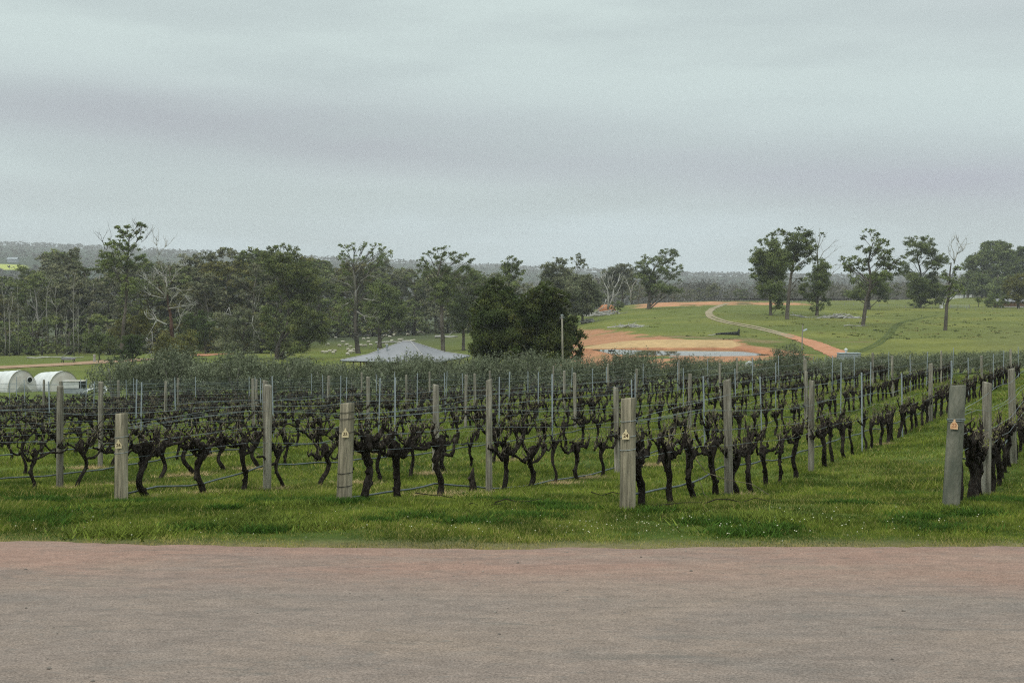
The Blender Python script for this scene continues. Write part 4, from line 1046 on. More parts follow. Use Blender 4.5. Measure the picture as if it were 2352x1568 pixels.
e, o, wp, D7 = tree('eucalyptus_tree', 2, (905,1085), 300, [(897,1000),(888,900),(880,800),(888,700),(892,560),(885,440),(870,350)],
     [(770,240,30,28),(800,185,45,22),(870,175,60,22),(955,160,42,20),(975,190,25,25),(900,215,60,25),(1010,225,35,25),(1075,175,55,25),(1130,200,50,25),(1175,225,25,18),(1070,240,80,35),(850,270,80,40),(960,290,60,35),(1120,280,70,40),(780,330,50,50),(800,420,60,50),(1050,340,80,40),(840,500,60,50),(980,400,60,40),(760,560,70,60),(1030,530,90,60),(820,640,80,60),(960,620,90,50),(740,700,80,60),(1020,700,80,50),(800,780,80,50),(950,790,60,40),(720,800,60,50),(770,860,60,30)],
     44, 'tall open eucalypt with bare pale twisting limbs behind the house roof', group=GS, seed=71, leaf=.38, dens=.75, puffk=.75, twig=4)
bare(e, 2, (905,1085), D7, [([(885,540),(880,430),(870,370),(860,330)],20),([(890,700),(890,560),(885,470)],28),([(930,470),(975,440),(1000,420),(1060,430)],10),([(890,400),(925,360),(930,320),(970,310),(1030,285)],9),([(880,540),(830,495),(780,475),(730,460)],10),([(885,640),(850,560),(760,560)],6),([(900,720),(960,760),(1030,770),(1060,750)],9),([(960,615),(1030,630),(1060,620)],8),([(830,650),(790,670),(745,755)],8),([(880,860),(830,870),(860,900)],7),([(950,760),(1000,745),(1055,770)],6),([(1000,420),(1060,440),(1140,490)],7)], m_trunkp, seed=71, sub=1)
tree('eucalyptus_tree', 2, (1085,972), 335, [(1083,900),(1085,820),(1090,700)],
     [(1100,520,80,60),(1160,580,90,60),(1050,600,80,60),(1100,680,120,70),(1200,660,90,60),(1010,720,60,50),(1100,770,120,60),(1220,750,90,60),(1280,690,60,50),(1040,830,60,30),(1160,830,90,40),(1250,830,60,40)],
     38, 'shorter dark dense eucalypt behind the open-limbed one in the paddock', group=GS, seed=72)
tree('eucalyptus_tree', 2, (1615,995), 305, [(1610,900),(1606,790),(1600,690),(1570,590),(1560,480),(1580,380),(1600,290)],
     [(1640,195,50,18),(1560,205,45,20),(1700,235,50,25),(1500,240,45,25),(1620,250,90,28),(1800,250,45,25),(1450,285,45,30),(1550,300,90,35),(1740,300,80,35),(1840,300,50,30),(1420,350,30,35),(1480,370,70,45),(1620,380,110,45),(1790,370,90,40),(1870,400,50,35),(1560,470,80,45),(1680,460,90,50),(1620,530,90,55),(1560,600,70,45),(1700,560,80,50),(1660,640,80,40)],
     38, 'flat-topped eucalypt with straight dark trunk right of the house roof', group=GS, seed=73, leaf=.38, twig=4)
tree('eucalyptus_tree', 2, (1785,1000), 312, [(1785,920),(1790,840),(1800,740)],
     [(1880,450,80,45),(1950,510,70,45),(1820,500,70,40),(1900,560,100,50),(1760,620,90,40),(1850,640,100,45),(1700,680,70,50),(1790,710,110,60),(1720,780,70,60),(1830,800,90,70),(1720,850,50,30),(1780,870,80,40)],
     30, 'layered drooping eucalypt between the straight trunk and the dark bush', group=GS, seed=74, leaf=.42)
# --- left woodland, front trees
e, o, wp, D8 = tree('eucalyptus_tree', 1, (1015,1190), 240, [(1020,1080),(1030,940),(1045,800),(1055,690),(1062,560),(1060,430),(1070,320),(1080,230)],
     [(1180,98,32,14),(1195,112,20,12),(1085,122,28,14),(1010,128,22,12),(1060,160,60,24),(1005,160,25,15),(1165,165,30,20),(1180,215,28,20),(1010,200,36,16),(1100,190,30,20),(1030,240,80,25),(960,265,45,22),(1150,290,50,35),(1010,290,80,32),(1090,300,80,35),(880,340,70,25),(940,360,80,35),(1040,370,90,40),(1150,380,70,45),(860,395,50,30),(930,430,70,40),(1060,450,90,45),(1160,470,60,40),(990,520,60,40),(1100,560,70,45),(1130,640,70,50)],
     34, 'tallest gum of the woodland with ragged layered top and bare spikes', group='landmark trees of the left woodland', seed=80, leaf=.32, dens=1.3, twig=4, puffk=1.3)
bare(e, 1, (1015,1190), D8, [([(900,310),(885,250),(890,215)],6),([(910,320),(930,270),(950,215)],5),([(1170,230),(1150,180),(1160,110)],6),([(1170,240),(1200,190),(1205,150)],5),([(1060,560),(1020,520),(960,480)],10),([(1065,560),(1110,530),(1160,520)],9),([(1062,620),(1000,545),(935,530)],7),([(1200,250),(1230,230),(1245,215)],4),([(1060,860),(1080,830),(1065,800)],6)], m_trunk, seed=80)
e, o, wp, D9 = tree('half_dead_tree', 1, (1450,1200), 232, [(1450,1100),(1440,1000),(1425,880),(1405,760),(1395,660)],
     [(1350,640,80,60),(1290,560,70,50),(1480,560,60,40),(1340,480,80,50),(1460,450,50,30)],
     44, 'half-dead gum with red-brown trunk and bleached twisting limbs', group='landmark trees of the left woodland', seed=81, barkm=m_redbark, leaf=.3, dens=.35, leafm=m_leafg)
bare(e, 1, (1450,1200), D9, [([(1400,720),(1415,600),(1400,540),(1350,520)],20),([(1415,600),(1460,560),(1480,500),(1530,460)],12),([(1405,560),(1410,500),(1440,460),(1500,440)],9),([(1395,690),(1340,640),(1290,600),(1255,575)],14),([(1290,600),(1310,560),(1315,515)],9),([(1390,720),(1330,700),(1300,690)],8),([(1430,780),(1460,730),(1465,700)],10),([(1430,800),(1500,790),(1570,780)],9),([(1420,640),(1480,630),(1520,650),(1550,690)],9),([(1400,540),(1370,440),(1345,400)],8),([(1415,935),(1330,895),(1260,882)],16),([(1330,895),(1300,960),(1260,1040)],8),([(1290,990),(1290,1080),(1270,1160)],7),([(1490,985),(1520,930),(1530,870),(1560,850)],12),([(1350,360),(1330,280),(1340,245)],6),([(1350,350),(1380,310),(1400,290)],5)], m_dead, 'bleached_limb', seed=81, sub=2)
GB = 'shrubs at the foot of the left woodland'
tree('round_shrub', 1, (1545,1235), 222, [(1545,1190),(1545,1120)], [(1560,1040,70,50),(1500,1080,70,60),(1600,1090,50,60),(1560,1130,90,60),(1470,1150,70,60),(1550,1190,90,40),(1400,1130,70,60),(1370,1060,60,60),(1340,1150,60,60)], 14, 'olive-brown dome-shaped shrub below the half-dead gum', 'shrub', GB, seed=82, leafm=m_leafy, leaf=.28, puffk=2., squash=.9)
tree('dark_shrub', 1, (1110,1255), 225, [(1108,1200),(1105,1120)], [(1090,1050,60,45),(1150,1080,60,50),(1060,1110,60,50),(1120,1140,80,60),(1070,1190,70,50),(1150,1200,60,50),(1010,1210,60,30),(960,1225,50,25)], 14, 'blackish dense shrub hiding the foot of the tallest gum', 'shrub', GB, seed=83, leafm=m_leafd, leaf=.28, puffk=2.)
tree('yellowish_tree', 1, (1060,1190), 250, [(1058,1100),(1050,1000)], [(1010,900,45,35),(1060,890,40,35),(1030,960,80,50),(1120,940,70,50),(980,1000,60,40),(1170,990,60,60),(1060,1040,90,50),(1200,900,60,60),(1250,960,60,60),(1240,850,60,60)], 14, 'yellow-green rounded sapling tree behind the blackish shrub', 'tree', GB, seed=84, leafm=m_leafy, leaf=.32, puffk=1.6)
tree('round_shrub', 1, (830,1200), 255, [(830,1150),(828,1080)], [(800,1000,60,35),(870,1040,60,40),(780,1050,60,45),(860,1090,90,50),(770,1110,50,40),(900,1120,70,40),(830,1150,80,40)], 12, 'grey-green spreading shrub left of the blackish shrub', 'shrub', GB, seed=85, leafm=m_leaf, leaf=.3, puffk=1.6)
e, o, wp, D10 = tree('eucalyptus_tree', 1, (2030,1200), 265, [(2030,1120),(2035,1020),(2040,900)],
     [(1900,1000,90,90),(2000,960,80,80),(2100,1000,80,90),(1850,1080,70,60),(1950,1100,110,60),(2100,1110,80,60),(2010,860,80,70),(1880,900,80,80),(2120,880,70,80)],
     30, 'dusky low eucalypt with white dead twigs left of the massive tree', group='landmark trees of the left woodland', seed=86, leafm=m_leafg, leaf=.32, dens=.8)
bare(e, 1, (2030,1200), D10, [([(1930,790),(1900,840),(1830,880),(1800,900)],7),([(1930,790),(1940,850),(1920,900),(1935,930)],6),([(1900,840),(1960,860),(2000,830)],5),([(2130,860),(2120,930),(2140,980),(2150,1080)],8),([(2120,920),(2060,920),(2020,900)],6),([(2140,980),(2170,1020),(2150,1060)],5),([(2130,860),(2150,800),(2145,770)],6),([(2150,870),(2180,850),(2200,860)],4)], m_dead, seed=86, sub=1)
tree('dark_shrub', 1, (1720,1150), 300, [(1720,1110),(1715,1000)], [(1700,900,90,70),(1640,980,80,70),(1740,1000,90,80),(1690,1080,90,60),(1600,900,70,80)], 14, 'deep-shaded dark tree above the heap of white branches', 'tree', seed=87, leafm=m_leafd, leaf=.35)
# pale thin trunks in the left woodland
GT = 'slender pale dead trunks in the left woodland'
for i, (base, lines, lab) in enumerate([
    ((640,1215), [([(640,1215),(636,1000),(640,850),(645,700),(652,578)],10),([(645,720),(625,690),(590,710)],4),([(640,985),(655,960),(660,900),(740,790)],6)], 'tallest slender white dead trunk in the left woodland'),
    ((680,1200), [([(680,1200),(675,1000),(680,880),(670,780)],7),([(680,1000),(720,940)],5)], 'short pale dead stem just right of the tallest white trunk'),
    ((415,1180), [([(415,1180),(410,900),(405,760),(410,640),(425,592)],8),([(408,680),(440,650),(458,650)],5)], 'white forked dead trunk left of the tallest white one'),
    ((500,1190), [([(500,1190),(492,960),(495,800),(488,700),(495,620)],6),([(494,800),(460,760),(440,750)],5)], 'pale crooked dead stem between the two white trunks'),
    ((100,1230), [([(100,1230),(105,1000),(100,880),(130,760),(125,700)],12),([(105,900),(90,820),(110,740)],9),([(120,780),(150,740)],5)], 'thick pale broken trunk at the far left of woodland'),
    ((175,1200), [([(175,1200),(172,950),(175,800),(168,605)],5)], 'thin straight pale stem beside the broken trunk'),
    ((300,1200), [([(300,1200),(296,1050),(305,900),(320,880)],7),([(298,960),(325,900)],4)], 'pale stubby dead trunk midway in the left woodland'),
    ((728,1210), [([(728,1210),(730,1120),(750,1065),(795,1066)],8)], 'bent grey dead stem at the edge of the left shrubs'),
    ((580,1190), [([(580,1190),(572,1000),(580,860)],6),([(574,960),(560,900)],4)], 'grey upright dead stem left of tallest white trunk'),
    ((60,1240), [([(60,1240),(66,1100),(60,900),(50,720),(35,640)],7),([(52,720),(70,640)],4)], 'leaning grey stem at the left frame edge'),
    ((370,1225), [([(370,1225),(376,1050),(370,930)],14)], 'dark stout trunk standing at the woodland edge')]):
    D = 292+6*(i % 4)
    e = empty('dead_tree', GD(cp(1, *base)[0], D), lab, 'dead tree', GT)
    bare(e, 1, base, D, [([(x, y) for x, y in l], w) for l, w in lines], m_trunk if i == 10 else m_trunkp, 'trunk', 200+i, 0 if i == 10 else 1)

# --- woodland trees behind, copies of a few grown shapes
def wood_tree(seed, h, mat, bark, open_=1.0, leaf=.5):
    rr = random.Random(seed); rng = np.random.default_rng(seed)
    tp = [Vector((0, 0, -.5))]; x = y = 0
    for i in range(1, 9):
        x += rr.uniform(-.5, .5); y += rr.uniform(-.5, .5); tp.append(Vector((x, y, h*.82*i/8)))
    tr = [.42*(1-.75*i/8) for i in range(9)]
    B = []
    for i in range(rr.randint(20, 26)):
        t = rr.uniform(.30, 1.); w = h*.26*math.sin(math.pi*min(.98, max(.08, (t-.15)/.95)))**.7
        a = rr.uniform(0, 6.28); q = rr.random()**.5
        B.append(((x*t+math.cos(a)*w*q, y*t+math.sin(a)*w*q, h*t*.95), (rr.uniform(1.9, 3.3), rr.uniform(1.9, 3.3), rr.uniform(1.2, 2.1))))
    mb = MB(); mb.tube(tp, tr, 7, .08, rr); limbs(mb, tp, tr, B, rr, 2)
    return mb.mesh('trunk', bark, True), crown_mesh('crown', B, mat, rng, leaf, open_, .1), h
WT = [wood_tree(500+i, h, mt, bk, op) for i, (h, mt, bk, op) in enumerate([(26, m_leaf, m_trunk, 1.1), (28, m_leafg, m_trunkp, .9), (24, m_leaf, m_trunk, 1.2), (30, m_leafg, m_trunk, .9), (25, m_leafy, m_trunk, 1.), (27, m_leaf, m_trunkp, 1.), (22, m_leafg, m_trunk, 1.1)])]
def wood_shrub(seed, h, mat):
    rr = random.Random(seed); rng = np.random.default_rng(seed); B = []
    for i in range(20):
        z = rr.uniform(.08, .9)*h; w = h*.42*math.sqrt(max(.1, 1-(z/h-.35)**2*1.6)); a = rr.uniform(0, 6.28); q = rr.random()**.5
        B.append(((math.cos(a)*w*q, math.sin(a)*w*q, z), (rr.uniform(1.2, 1.9), rr.uniform(1.2, 1.9), rr.uniform(.9, 1.4))))
    mb = MB(); tp = [Vector((0, 0, -.3)), Vector((.1, 0, h*.3)), Vector((-.1, .1, h*.7))]; mb.tube(tp, [.3, .22, .1], 6, .1, rr); limbs(mb, tp, [.3, .22, .1], B[:8], rr, 1)
    return mb.mesh('trunk', m_trunk, True), crown_mesh('crown', B, mat, rng, .45, 1., .1), h
WTG = [w_ for w_ in WT if w_[1].materials[0] in (m_leafg, m_leaf)]
WS = [wood_shrub(640+i, 9, mt) for i, mt in enumerate((m_leaf, m_leafg, m_leaf, m_leafy))]
def place_wood(px, D, top, label, group, w=1.0, pool=None):
    p = GD(px, D); tm, cm, h = R.choice(pool or WT)
    hh = W(px, top, D).z - p.z
    e = empty('woodland_tree', p, label, 'tree', group, R.uniform(0, 6.28))
    s = max(hh, 5)/h; e.scale = (s*w*R.uniform(.9, 1.15), s*w*R.uniform(.9, 1.15), s)
    link('trunk', tm, e); link('crown', cm, e)
prof_x = [-80,0,30,55,82,124,165,195,220,270,330,360,412,467,508,549,604,660,720,766,790,830,905,945,980,1090,1150]
prof_y = [625,618,615,609,585,568,556,570,600,590,600,603,585,578,562,560,574,575,580,590,600,600,596,610,620,612,625]
for i in range(74):
    px = -60 + i*16.5 + R.uniform(-7, 7)
    D = R.uniform(318, 350) if i % 2 else R.uniform(352, 430)
    if px > 700: D = R.uniform(440, 520)
    top = np.interp(px, prof_x, prof_y) + (R.uniform(-4, 16) if D > 350 else R.uniform(14, 90))
    place_wood(px, D, top, 'grey-green gum packed in the woodland behind the sheep and farm track', 'massed gums of the left woodland', 1.1)
for i in range(50):     # lower growth that closes the wood between the trunks
    px = -70 + i*25 + R.uniform(-10, 10)
    D = R.uniform(300, 335) if px < 690 else R.uniform(428, 452)
    if px > 1130: continue
    place_wood(px, D, R.uniform(712, 765) if px < 690 else R.uniform(690, 728), 'low bushy growth filling the shaded understorey of the left woodland', 'understorey shrubs of the left woodland', 1.25, WS)
for i in range(8):      # wood behind the dark bushes
    px = 1060 + i*40 + R.uniform(-10, 10)
    place_wood(px, R.uniform(470, 540), R.uniform(615, 650) + (i > 4)*8, 'grey gum in the wood behind the twin dark bushes', 'gums behind the twin dark bushes', 1.3)
# far tree line along the back of the right rise
def far_trees(name, items, mat, seed, label, nleaf, size, cat='wood'):
    rng = np.random.default_rng(seed); Vs, Ts = [], []
    for px, D, h, w in items:
        p = GD(px, D)
        nb = max(3, int(nleaf/9))
        bc = np.stack([rng.normal(0, w*.32, nb), rng.normal(0, w*.32, nb), rng.uniform(.18, .9, nb)*h], 1)
        bc[:, :2] *= np.sqrt(np.clip(1.15-bc[:, 2:3]/h, .15, 1))
        P = (bc[rng.integers(0, nb, nleaf)] + rng.normal(0, 1, (nleaf, 3))*np.array([w*.11, w*.11, h*.055]))
        P[:, 2] = np.clip(P[:, 2], .3, None)
        Vs.append(leaf_quads(P+np.array(p), size*h, rng, .1, .7))
        t = (1+rng.uniform(-.3, .3)) + rng.uniform(-.2, .2, nleaf); Ts.append(np.repeat(np.stack([t, t*.98, t], 1), 4, 0))
    V = np.concatenate(Vs)
    tag(link(name, mesh_np(name, V, np.arange(len(V)).reshape(-1, 4), mat, False, np.concatenate(Ts))), label, cat, kind='stuff')
for i in range(46):
    px = 1385 + i*22 + R.uniform(-9, 9)
    D = R.uniform(600, 690)
    if px > 2150: D += 60
    place_wood(px, D, np.interp(px, [1370, 1480, 1560, 1700, 1900, 2400], [634, 640, 654, 656, 656, 648]) + R.uniform(-5, 12), 'hazy grey gum in the line of trees behind the crest of the rise', 'gums behind the crest of the rise', R.uniform(1.2, 1.7), WTG)
items = []
for i in range(150):
    px = R.uniform(1370, 2420); D = R.uniform(700, 1000)
    top = np.interp(px, [1370, 1480, 1560, 1620, 1680, 1760, 1900, 2050, 2200, 2400], [628, 622, 648, 640, 648, 652, 650, 645, 640, 640]) + R.uniform(-4, 16)
    h = W(px, top, D).z - GD(px, D).z
    items.append((px, D, max(h, 8), R.uniform(12, 20)))
far_trees('distant_treeline', items, m_farleaf, 5, 'hazy grey tree line along the back of the green rise', 700, .048)
items = []
for i in range(5200):
    D = math.exp(R.uniform(math.log(1150), math.log(4750))) if i % 3 else R.uniform(3600, 4900)
    px = R.uniform(-160, 2520)
    if 1200 < D < 2300 and px < 130 and 588 < HY+float(drop_np((px-CX)/F*D, D))/D*F < 628: continue
    items.append((px, D, R.uniform(11, 19), R.uniform(14, 24)))
far_trees('hill_forest', items, m_farleaf, 6, 'blue-grey forest covering the far hills', 30, .26)

# ------------------------------------------------------------------ olive hedge
def olive_variant(seed):
    rng = np.random.default_rng(seed); rr = random.Random(seed)
    mb = MB()
    for i in range(7):
        a = rr.uniform(0, 6.28); e = Vector((math.cos(a)*rr.uniform(.3, 1.), math.sin(a)*rr.uniform(.3, 1.), rr.uniform(1.2, 2.2)))
        mb.tube(bez(Vector((rr.uniform(-.1, .1), rr.uniform(-.1, .1), -.1)), e*.5+Vector((0, 0, .1)), e, 5), [.07, .06, .05, .04, .03, .02], 5, .1, rr)
    Ps, Ts = [], []
    for i in range(330):
        d = rng.normal(size=3); d[2] = abs(d[2])*1.1-.28; d /= np.linalg.norm(d)
        q = np.array([0, 0, .80]) + d*np.array([1.55, 1.5, 1.75])*(rng.random()**.35)
        L_ = rng.uniform(.3, .75); n = 16
        dr = d*.5+np.array([rng.uniform(-.3, .3), rng.uniform(-.3, .3), .8]); dr /= np.linalg.norm(dr)
        t = rng.random(n)[:, None]
        P = q + dr*L_*t + rng.normal(0, .07, (n, 3))
        Ps.append(P); tt = 1+rng.uniform(-.3, .35)+rng.uniform(-.15, .15, n); Ts.append(np.stack([tt, tt, tt*1.02], 1))
    P = np.concatenate(Ps); P[:, 2] = np.maximum(P[:, 2], .05)
    V = leaf_quads(P, .15, rng, .9, .34)
    return mb.mesh('trunk', m_trunkp, True), mesh_np('crown', V, np.arange(len(V)).reshape(-1, 4), m_olive, False, np.repeat(np.concatenate(Ts), 4, 0))
OV = [olive_variant(700+i) for i in range(6)]
# crown-top heights read along the hedge
ol_x = [225,240,270,305,326,345,380,425,455,472,500,540,585,615,650,700,740,790,830,870,915,960,1000,1040,1075,1110,1160,1215,1260,1330,1375,1420,1450,1480,1520,1560,1610,1650,1700,1740,1775,1810,1850,1890,1925,1960,2010,2060,2100,2150,2190,2240,2290,2360]
ol_y = [866,846,834,842,860,838,822,826,840,848,828,820,826,838,828,830,842,836,844,836,832,826,840,830,842,828,836,830,838,832,838,824,818,828,822,828,826,834,836,842,826,812,814,830,838,832,822,828,814,824,818,826,812,812]
nrow = [0, 0, 0]
px = 262.0
while px < 2420:
    for rowk, (D, sh) in enumerate(((81.5, 0), (86.0, 36), (90.5, 10))):
        if rowk == 0 and px < 780 and R.random() < .12: continue
        q = px + sh + R.uniform(-12, 12)
        if rowk and R.random() < .25: continue
        if rowk == 1 and 700 < q < 760: continue
        p = GD(q, D + R.uniform(-.8, .8)); top = float(np.interp(q, ol_x, ol_y)) + (0, 7, 9)[rowk] + R.uniform(-5, 6) + (4 if 770 < q < 960 else -3 if 960 <= q < 1345 else 0)
        hh = min(max(W(q, top, p.y).z - p.z, 1.3), 3.9)
        tm, cm = OV[R.randrange(6)]
        nrow[rowk] += 1
        side = 'left of the house' if q < 780 else 'in front of the house' if q < 1070 else 'below the dark bushes' if q < 1340 else 'below the dam' if q < 1760 else 'at the foot of the right paddock'
        e = empty('olive_bush', p, f'silvery olive bush, {ORD[nrow[rowk]]} from left in the {["front","middle","back"][rowk]} line', 'olive bush', 'olive bushes along the back of the vineyard', R.uniform(0, 6.28))
        s = hh/2.3; e.scale = (max(s, .78)*R.uniform(.92, 1.18), max(s, .78)*R.uniform(.92, 1.18), s)
        link('trunk', tm, e); link('crown', cm, e)
    px += 68
# the near end bush beside the polytunnels is already first in line

# ------------------------------------------------------------------ house
def house():
    D = 150.0; hx, hy = (1275*KS+574.2-CX)/F*D, D+6.5
    eave = W(1176, 829.5, D).z
    base = gz(hx, hy)
    yaw = math.radians(-18)
    e = empty('farmhouse', (hx, hy, base), 'low farmhouse with broad zinc-grey hipped roof and verandah behind the olives', 'house', None, yaw)
    ze = eave-base
    a, b = 6.75, 6.75; i1 = 4.0; r = .55
    z1 = ze+.62; z2 = ze+2.25
    mb = MB()
    ring0 = [(-a,-b,ze),(a,-b,ze),(a,b,ze),(-a,b,ze)]
    ring1 = [(-i1,-i1,z1),(i1,-i1,z1),(i1,i1,z1),(-i1,i1,z1)]
    rid = [(-r,0,z2),(r,0,z2)]
    def panel(p, n=34):   # ribbed sheet: quad p0 p1 (bottom) p2 p3 (top)
        p = [Vector(q) for q in p]; vs, fs = [], []
        nrm = (p[1]-p[0]).cross(p[3]-p[0]).normalized()
        for k in range(n+1):
            t = k/n; o = nrm*(.02 if k % 2 else 0)
            vs += [p[0].lerp(p[1], t)+o, p[3].lerp(p[2], t)+o]
        for k in range(n): fs.append((2*k, 2*k+2, 2*k+3, 2*k+1))
        mb.add(vs, fs)
    for k in range(4):
        j = (k+1) % 4; panel([ring0[k], ring0[j], ring1[j], ring1[k]])
    panel([ring1[0], ring1[1], rid[1], rid[0]]); panel([ring1[2], ring1[3], rid[0], rid[1]])
    panel([ring1[1], ring1[2], rid[1], rid[1]]); panel([ring1[3], ring1[0], rid[0], rid[0]])
    rf = mb.build('roof', m_roof, e)
    mb = MB()
    for k in range(4):
        tgt = rid[1] if k in (1, 2) else rid[0]
        mb.tube([Vector(ring0[k])+Vector((0,0,.03)), Vector(ring1[k])+Vector((0,0,.03)), Vector(tgt)+Vector((0,0,.03))], .07, 5)
    mb.tube([Vector(rid[0])+Vector((-.1,0,.05)), Vector(rid[1])+Vector((.1,0,.05))], .12, 6)
    mb.build('ridge_capping', m_ridge, rf)
    mb = MB()
    for (x0, y0), (x1, y1) in (((-a,-b),(a,-b)), ((a,-b),(a,b)), ((a,b),(-a,b)), ((-a,b),(-a,-b))):
        mb.tube([(x0,y0,ze-.06),(x1,y1,ze-.06)], .075, 6)
    mb.build('gutter', m_corr, rf)
    for (x, y, h, w) in ((-1.7,-2.9, 1.25, .10), (-2.7,-3.6, .75, .08)):
        mb = MB(); zz = z1+.1; mb.tube([(x,y,zz-.3),(x,y,zz+h*.75)], w, 8); mb.tube([(x,y,zz+h*.75),(x,y,zz+h)], w*1.7, 8); mb.build('flue', m_corr, rf)
    mb = MB(); mb.box(-4.3,4.3,-4.3,4.3,0,ze+.05); mb.build('wall', m_wallb, e)
    for sx in (-a+.25, a-.25):
        for y in np.linspace(-b+.25, b-.25, 5):
            mb = MB(); mb.box(sx-.06,sx+.06,y-.06,y+.06,-.6,ze); mb.build('verandah_post', m_wood, e)
    for x in np.linspace(-a+.25, a-.25, 6)[1:-1]:
        mb = MB(); mb.box(x-.06,x+.06,-b+.2,-b+.32,-.6,ze); mb.build('verandah_post', m_wood, e)
    mb = MB(); mb.box(-a+.15,a-.15,-b+.12,-b+.2,ze-.24,ze-.1); mb.box(-a+.12,-a+.2,-b+.15,b-.15,ze-.24,ze-.1); mb.box(a-.2,a-.12,-b+.15,b-.15,ze-.24,ze-.1); mb.build('verandah_beam', m_wood, e)
    for x0, x1, nm in ((-3.4,-2.0,'window'), (-.6,.4,'door'), (1.8,3.4,'window')):
        mb = MB(); mb.box(x0,x1,-4.34,-4.31,(.05 if nm == 'door' else .9),2.1); w = mb.build(nm, m_glass if nm == 'window' else m_wood, e)
    mb = MB(); mb.tube([(a-.05,-b+.05,ze-.1),(a-.05,-b+.05,-.5)], .05, 6); mb.build('downpipe', m_white, e)
house()

# ------------------------------------------------------------------ polytunnels and farm clutter on the left
def tunnel(px, py_top, D, length, rad, yaw, label, hole=None, flap=False, squash=1.0):
    p = GD(px, D); e = empty('poly_hutch', p, label, 'hutch', 'white plastic hutches at the left edge', yaw); e.rotation_euler = (0, -.085, yaw)
    H = W(px, py_top, D).z - p.z
    def arc(x, s=1.0, n=22): return [(x, math.cos(math.pi*(1.10*k/n-.05))*rad*s, max(-.15, math.sin(math.pi*(1.10*k/n-.05))*H*s)) for k in range(n+1)]
    mb = MB(); n = 22; xs = np.linspace(-length, 0, 9); vs = []
    for i, x in enumerate(xs): vs += arc(x, 1+(.012 if i % 2 else 0))
    fs = [(i*(n+1)+k, i*(n+1)+k+1, (i+1)*(n+1)+k+1, (i+1)*(n+1)+k) for i in range(8) for k in range(n)]
    mb.add(vs, fs); mb.build('shell', m_white, e, smooth=True)
    mb = MB(); vs = arc(0.02, .985); c = len(vs); vs.append((.22, 0, H*.45)); mid = arc(.16, .6); b = len(vs); vs += mid
    fs = [(k, k+1, b+k+1, b+k) for k in range(n)]+[(b+k, b+k+1, c) for k in range(n)]+[(b+n, b, c), (n, 0, b, b+n)]
    mb.add(vs, fs)
    cap = mb.build('end_panel', m_cap, e, smooth=True)
    mb = MB(); vs = arc(0.0, 1.02)+arc(.10, 1.02); fs = [(k, k+1, n+1+k+1, n+1+k) for k in range(n)]; mb.add(vs, fs); mb.build('rim', m_cap, e, smooth=True)
    if hole:
        y, z, r = hole
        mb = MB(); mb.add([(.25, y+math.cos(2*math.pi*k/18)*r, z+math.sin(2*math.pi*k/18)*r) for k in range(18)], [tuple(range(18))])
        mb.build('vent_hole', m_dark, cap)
        mb = MB(); mb.tube([(.26, y+math.cos(2*math.pi*k/18)*r, z+math.sin(2*math.pi*k/18)*r) for k in range(19)], .03, 5); mb.build('vent_rim', m_white, cap)
    if flap:
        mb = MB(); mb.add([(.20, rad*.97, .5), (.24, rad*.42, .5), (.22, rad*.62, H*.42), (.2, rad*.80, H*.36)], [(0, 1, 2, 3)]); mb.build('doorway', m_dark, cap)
    return e
tunnel(51, 850, 99, 4.6, 1.32, math.radians(-40), 'middle white plastic hutch with a round dark vent hole in its end', hole=(.60, .98, .25))
tunnel(-28, 851, 99, 4.6, 1.32, math.radians(-40), 'leftmost white plastic hutch cut by the frame edge', hole=(.6, .95, .27))
tunnel(147, 852, 100, 4.8, 1.36, math.radians(-48), 'rightmost white plastic hutch with a dark doorway at its corner', flap=True)
p = GD(170, 95); e = empty('white_crate', p+Vector((0,0,.0)), 'white open plastic crate beside the rightmost hutch', 'crate')
mb = MB(); mb.box(-.75,.55,-.4,.4,.5,1.05); mb.build('body', m_white, e)
mb = MB(); mb.box(-.8,1.0,-.45,.45,1.06,1.10); mb.build('lid', m_cap, e)
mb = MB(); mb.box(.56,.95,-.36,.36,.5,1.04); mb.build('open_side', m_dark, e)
mb = MB(); mb.box(-.7,.9,-.35,.35,-.2,.49); mb.build('stand', m_corr, e)
# crumpled white sheet
mb = MB(); p = GD(224, 92.0); n = 12
vs = [(p.x+(i/n-.5)*1.7, p.y+(j/n-.5)*1.6, p.z+.12+R.uniform(0, .28)+.75*math.exp(-((i/n-.5)**2+(j/n-.5)**2)*7)) for j in range(n+1) for i in range(n+1)]
mb.add(vs, [(j*(n+1)+i, j*(n+1)+i+1, (j+1)*(n+1)+i+1, (j+1)*(n+1)+i) for j in range(n) for i in range(n)])
tag(mb.build('crumpled_sheet', m_white), 'crumpled white plastic sheet on the grass right of the hutches', 'sheet')
p = G(157, 835, 150); e = empty('feed_trough', p, 'small dark trough on legs on the grass above the farm track', 'trough')
mb = MB(); mb.add([(-1.2,-.4,.75),(1.2,-.4,.75),(1.2,.4,.75),(-1.2,.4,.75),(-1.4,-.55,1.15),(1.4,-.55,1.15),(1.4,.55,1.15),(-1.4,.55,1.15)], [(0,1,2,3),(0,1,5,4),(1,2,6,5),(2,3,7,6),(3,0,4,7)]); mb.build('tray', m_corr, e)
for sx in (-1.1, 1.1):
    for sy in (-.4, .4):
        mb = MB(); mb.tube([(sx*1.1,sy*1.2,-.05),(sx,sy,.8)], .08, 6); mb.build('leg', m_tyre, e)
p = G(217, 833, 150); mb = MB(); mb.tube([(0,0,-.2),(0,.02,.8),(.02,0,1.7)], [.26,.25,.24], 9, .05)
tag(mb.build('stump_post', m_dead, None, p), 'short pale stump post above the farm track', 'post')

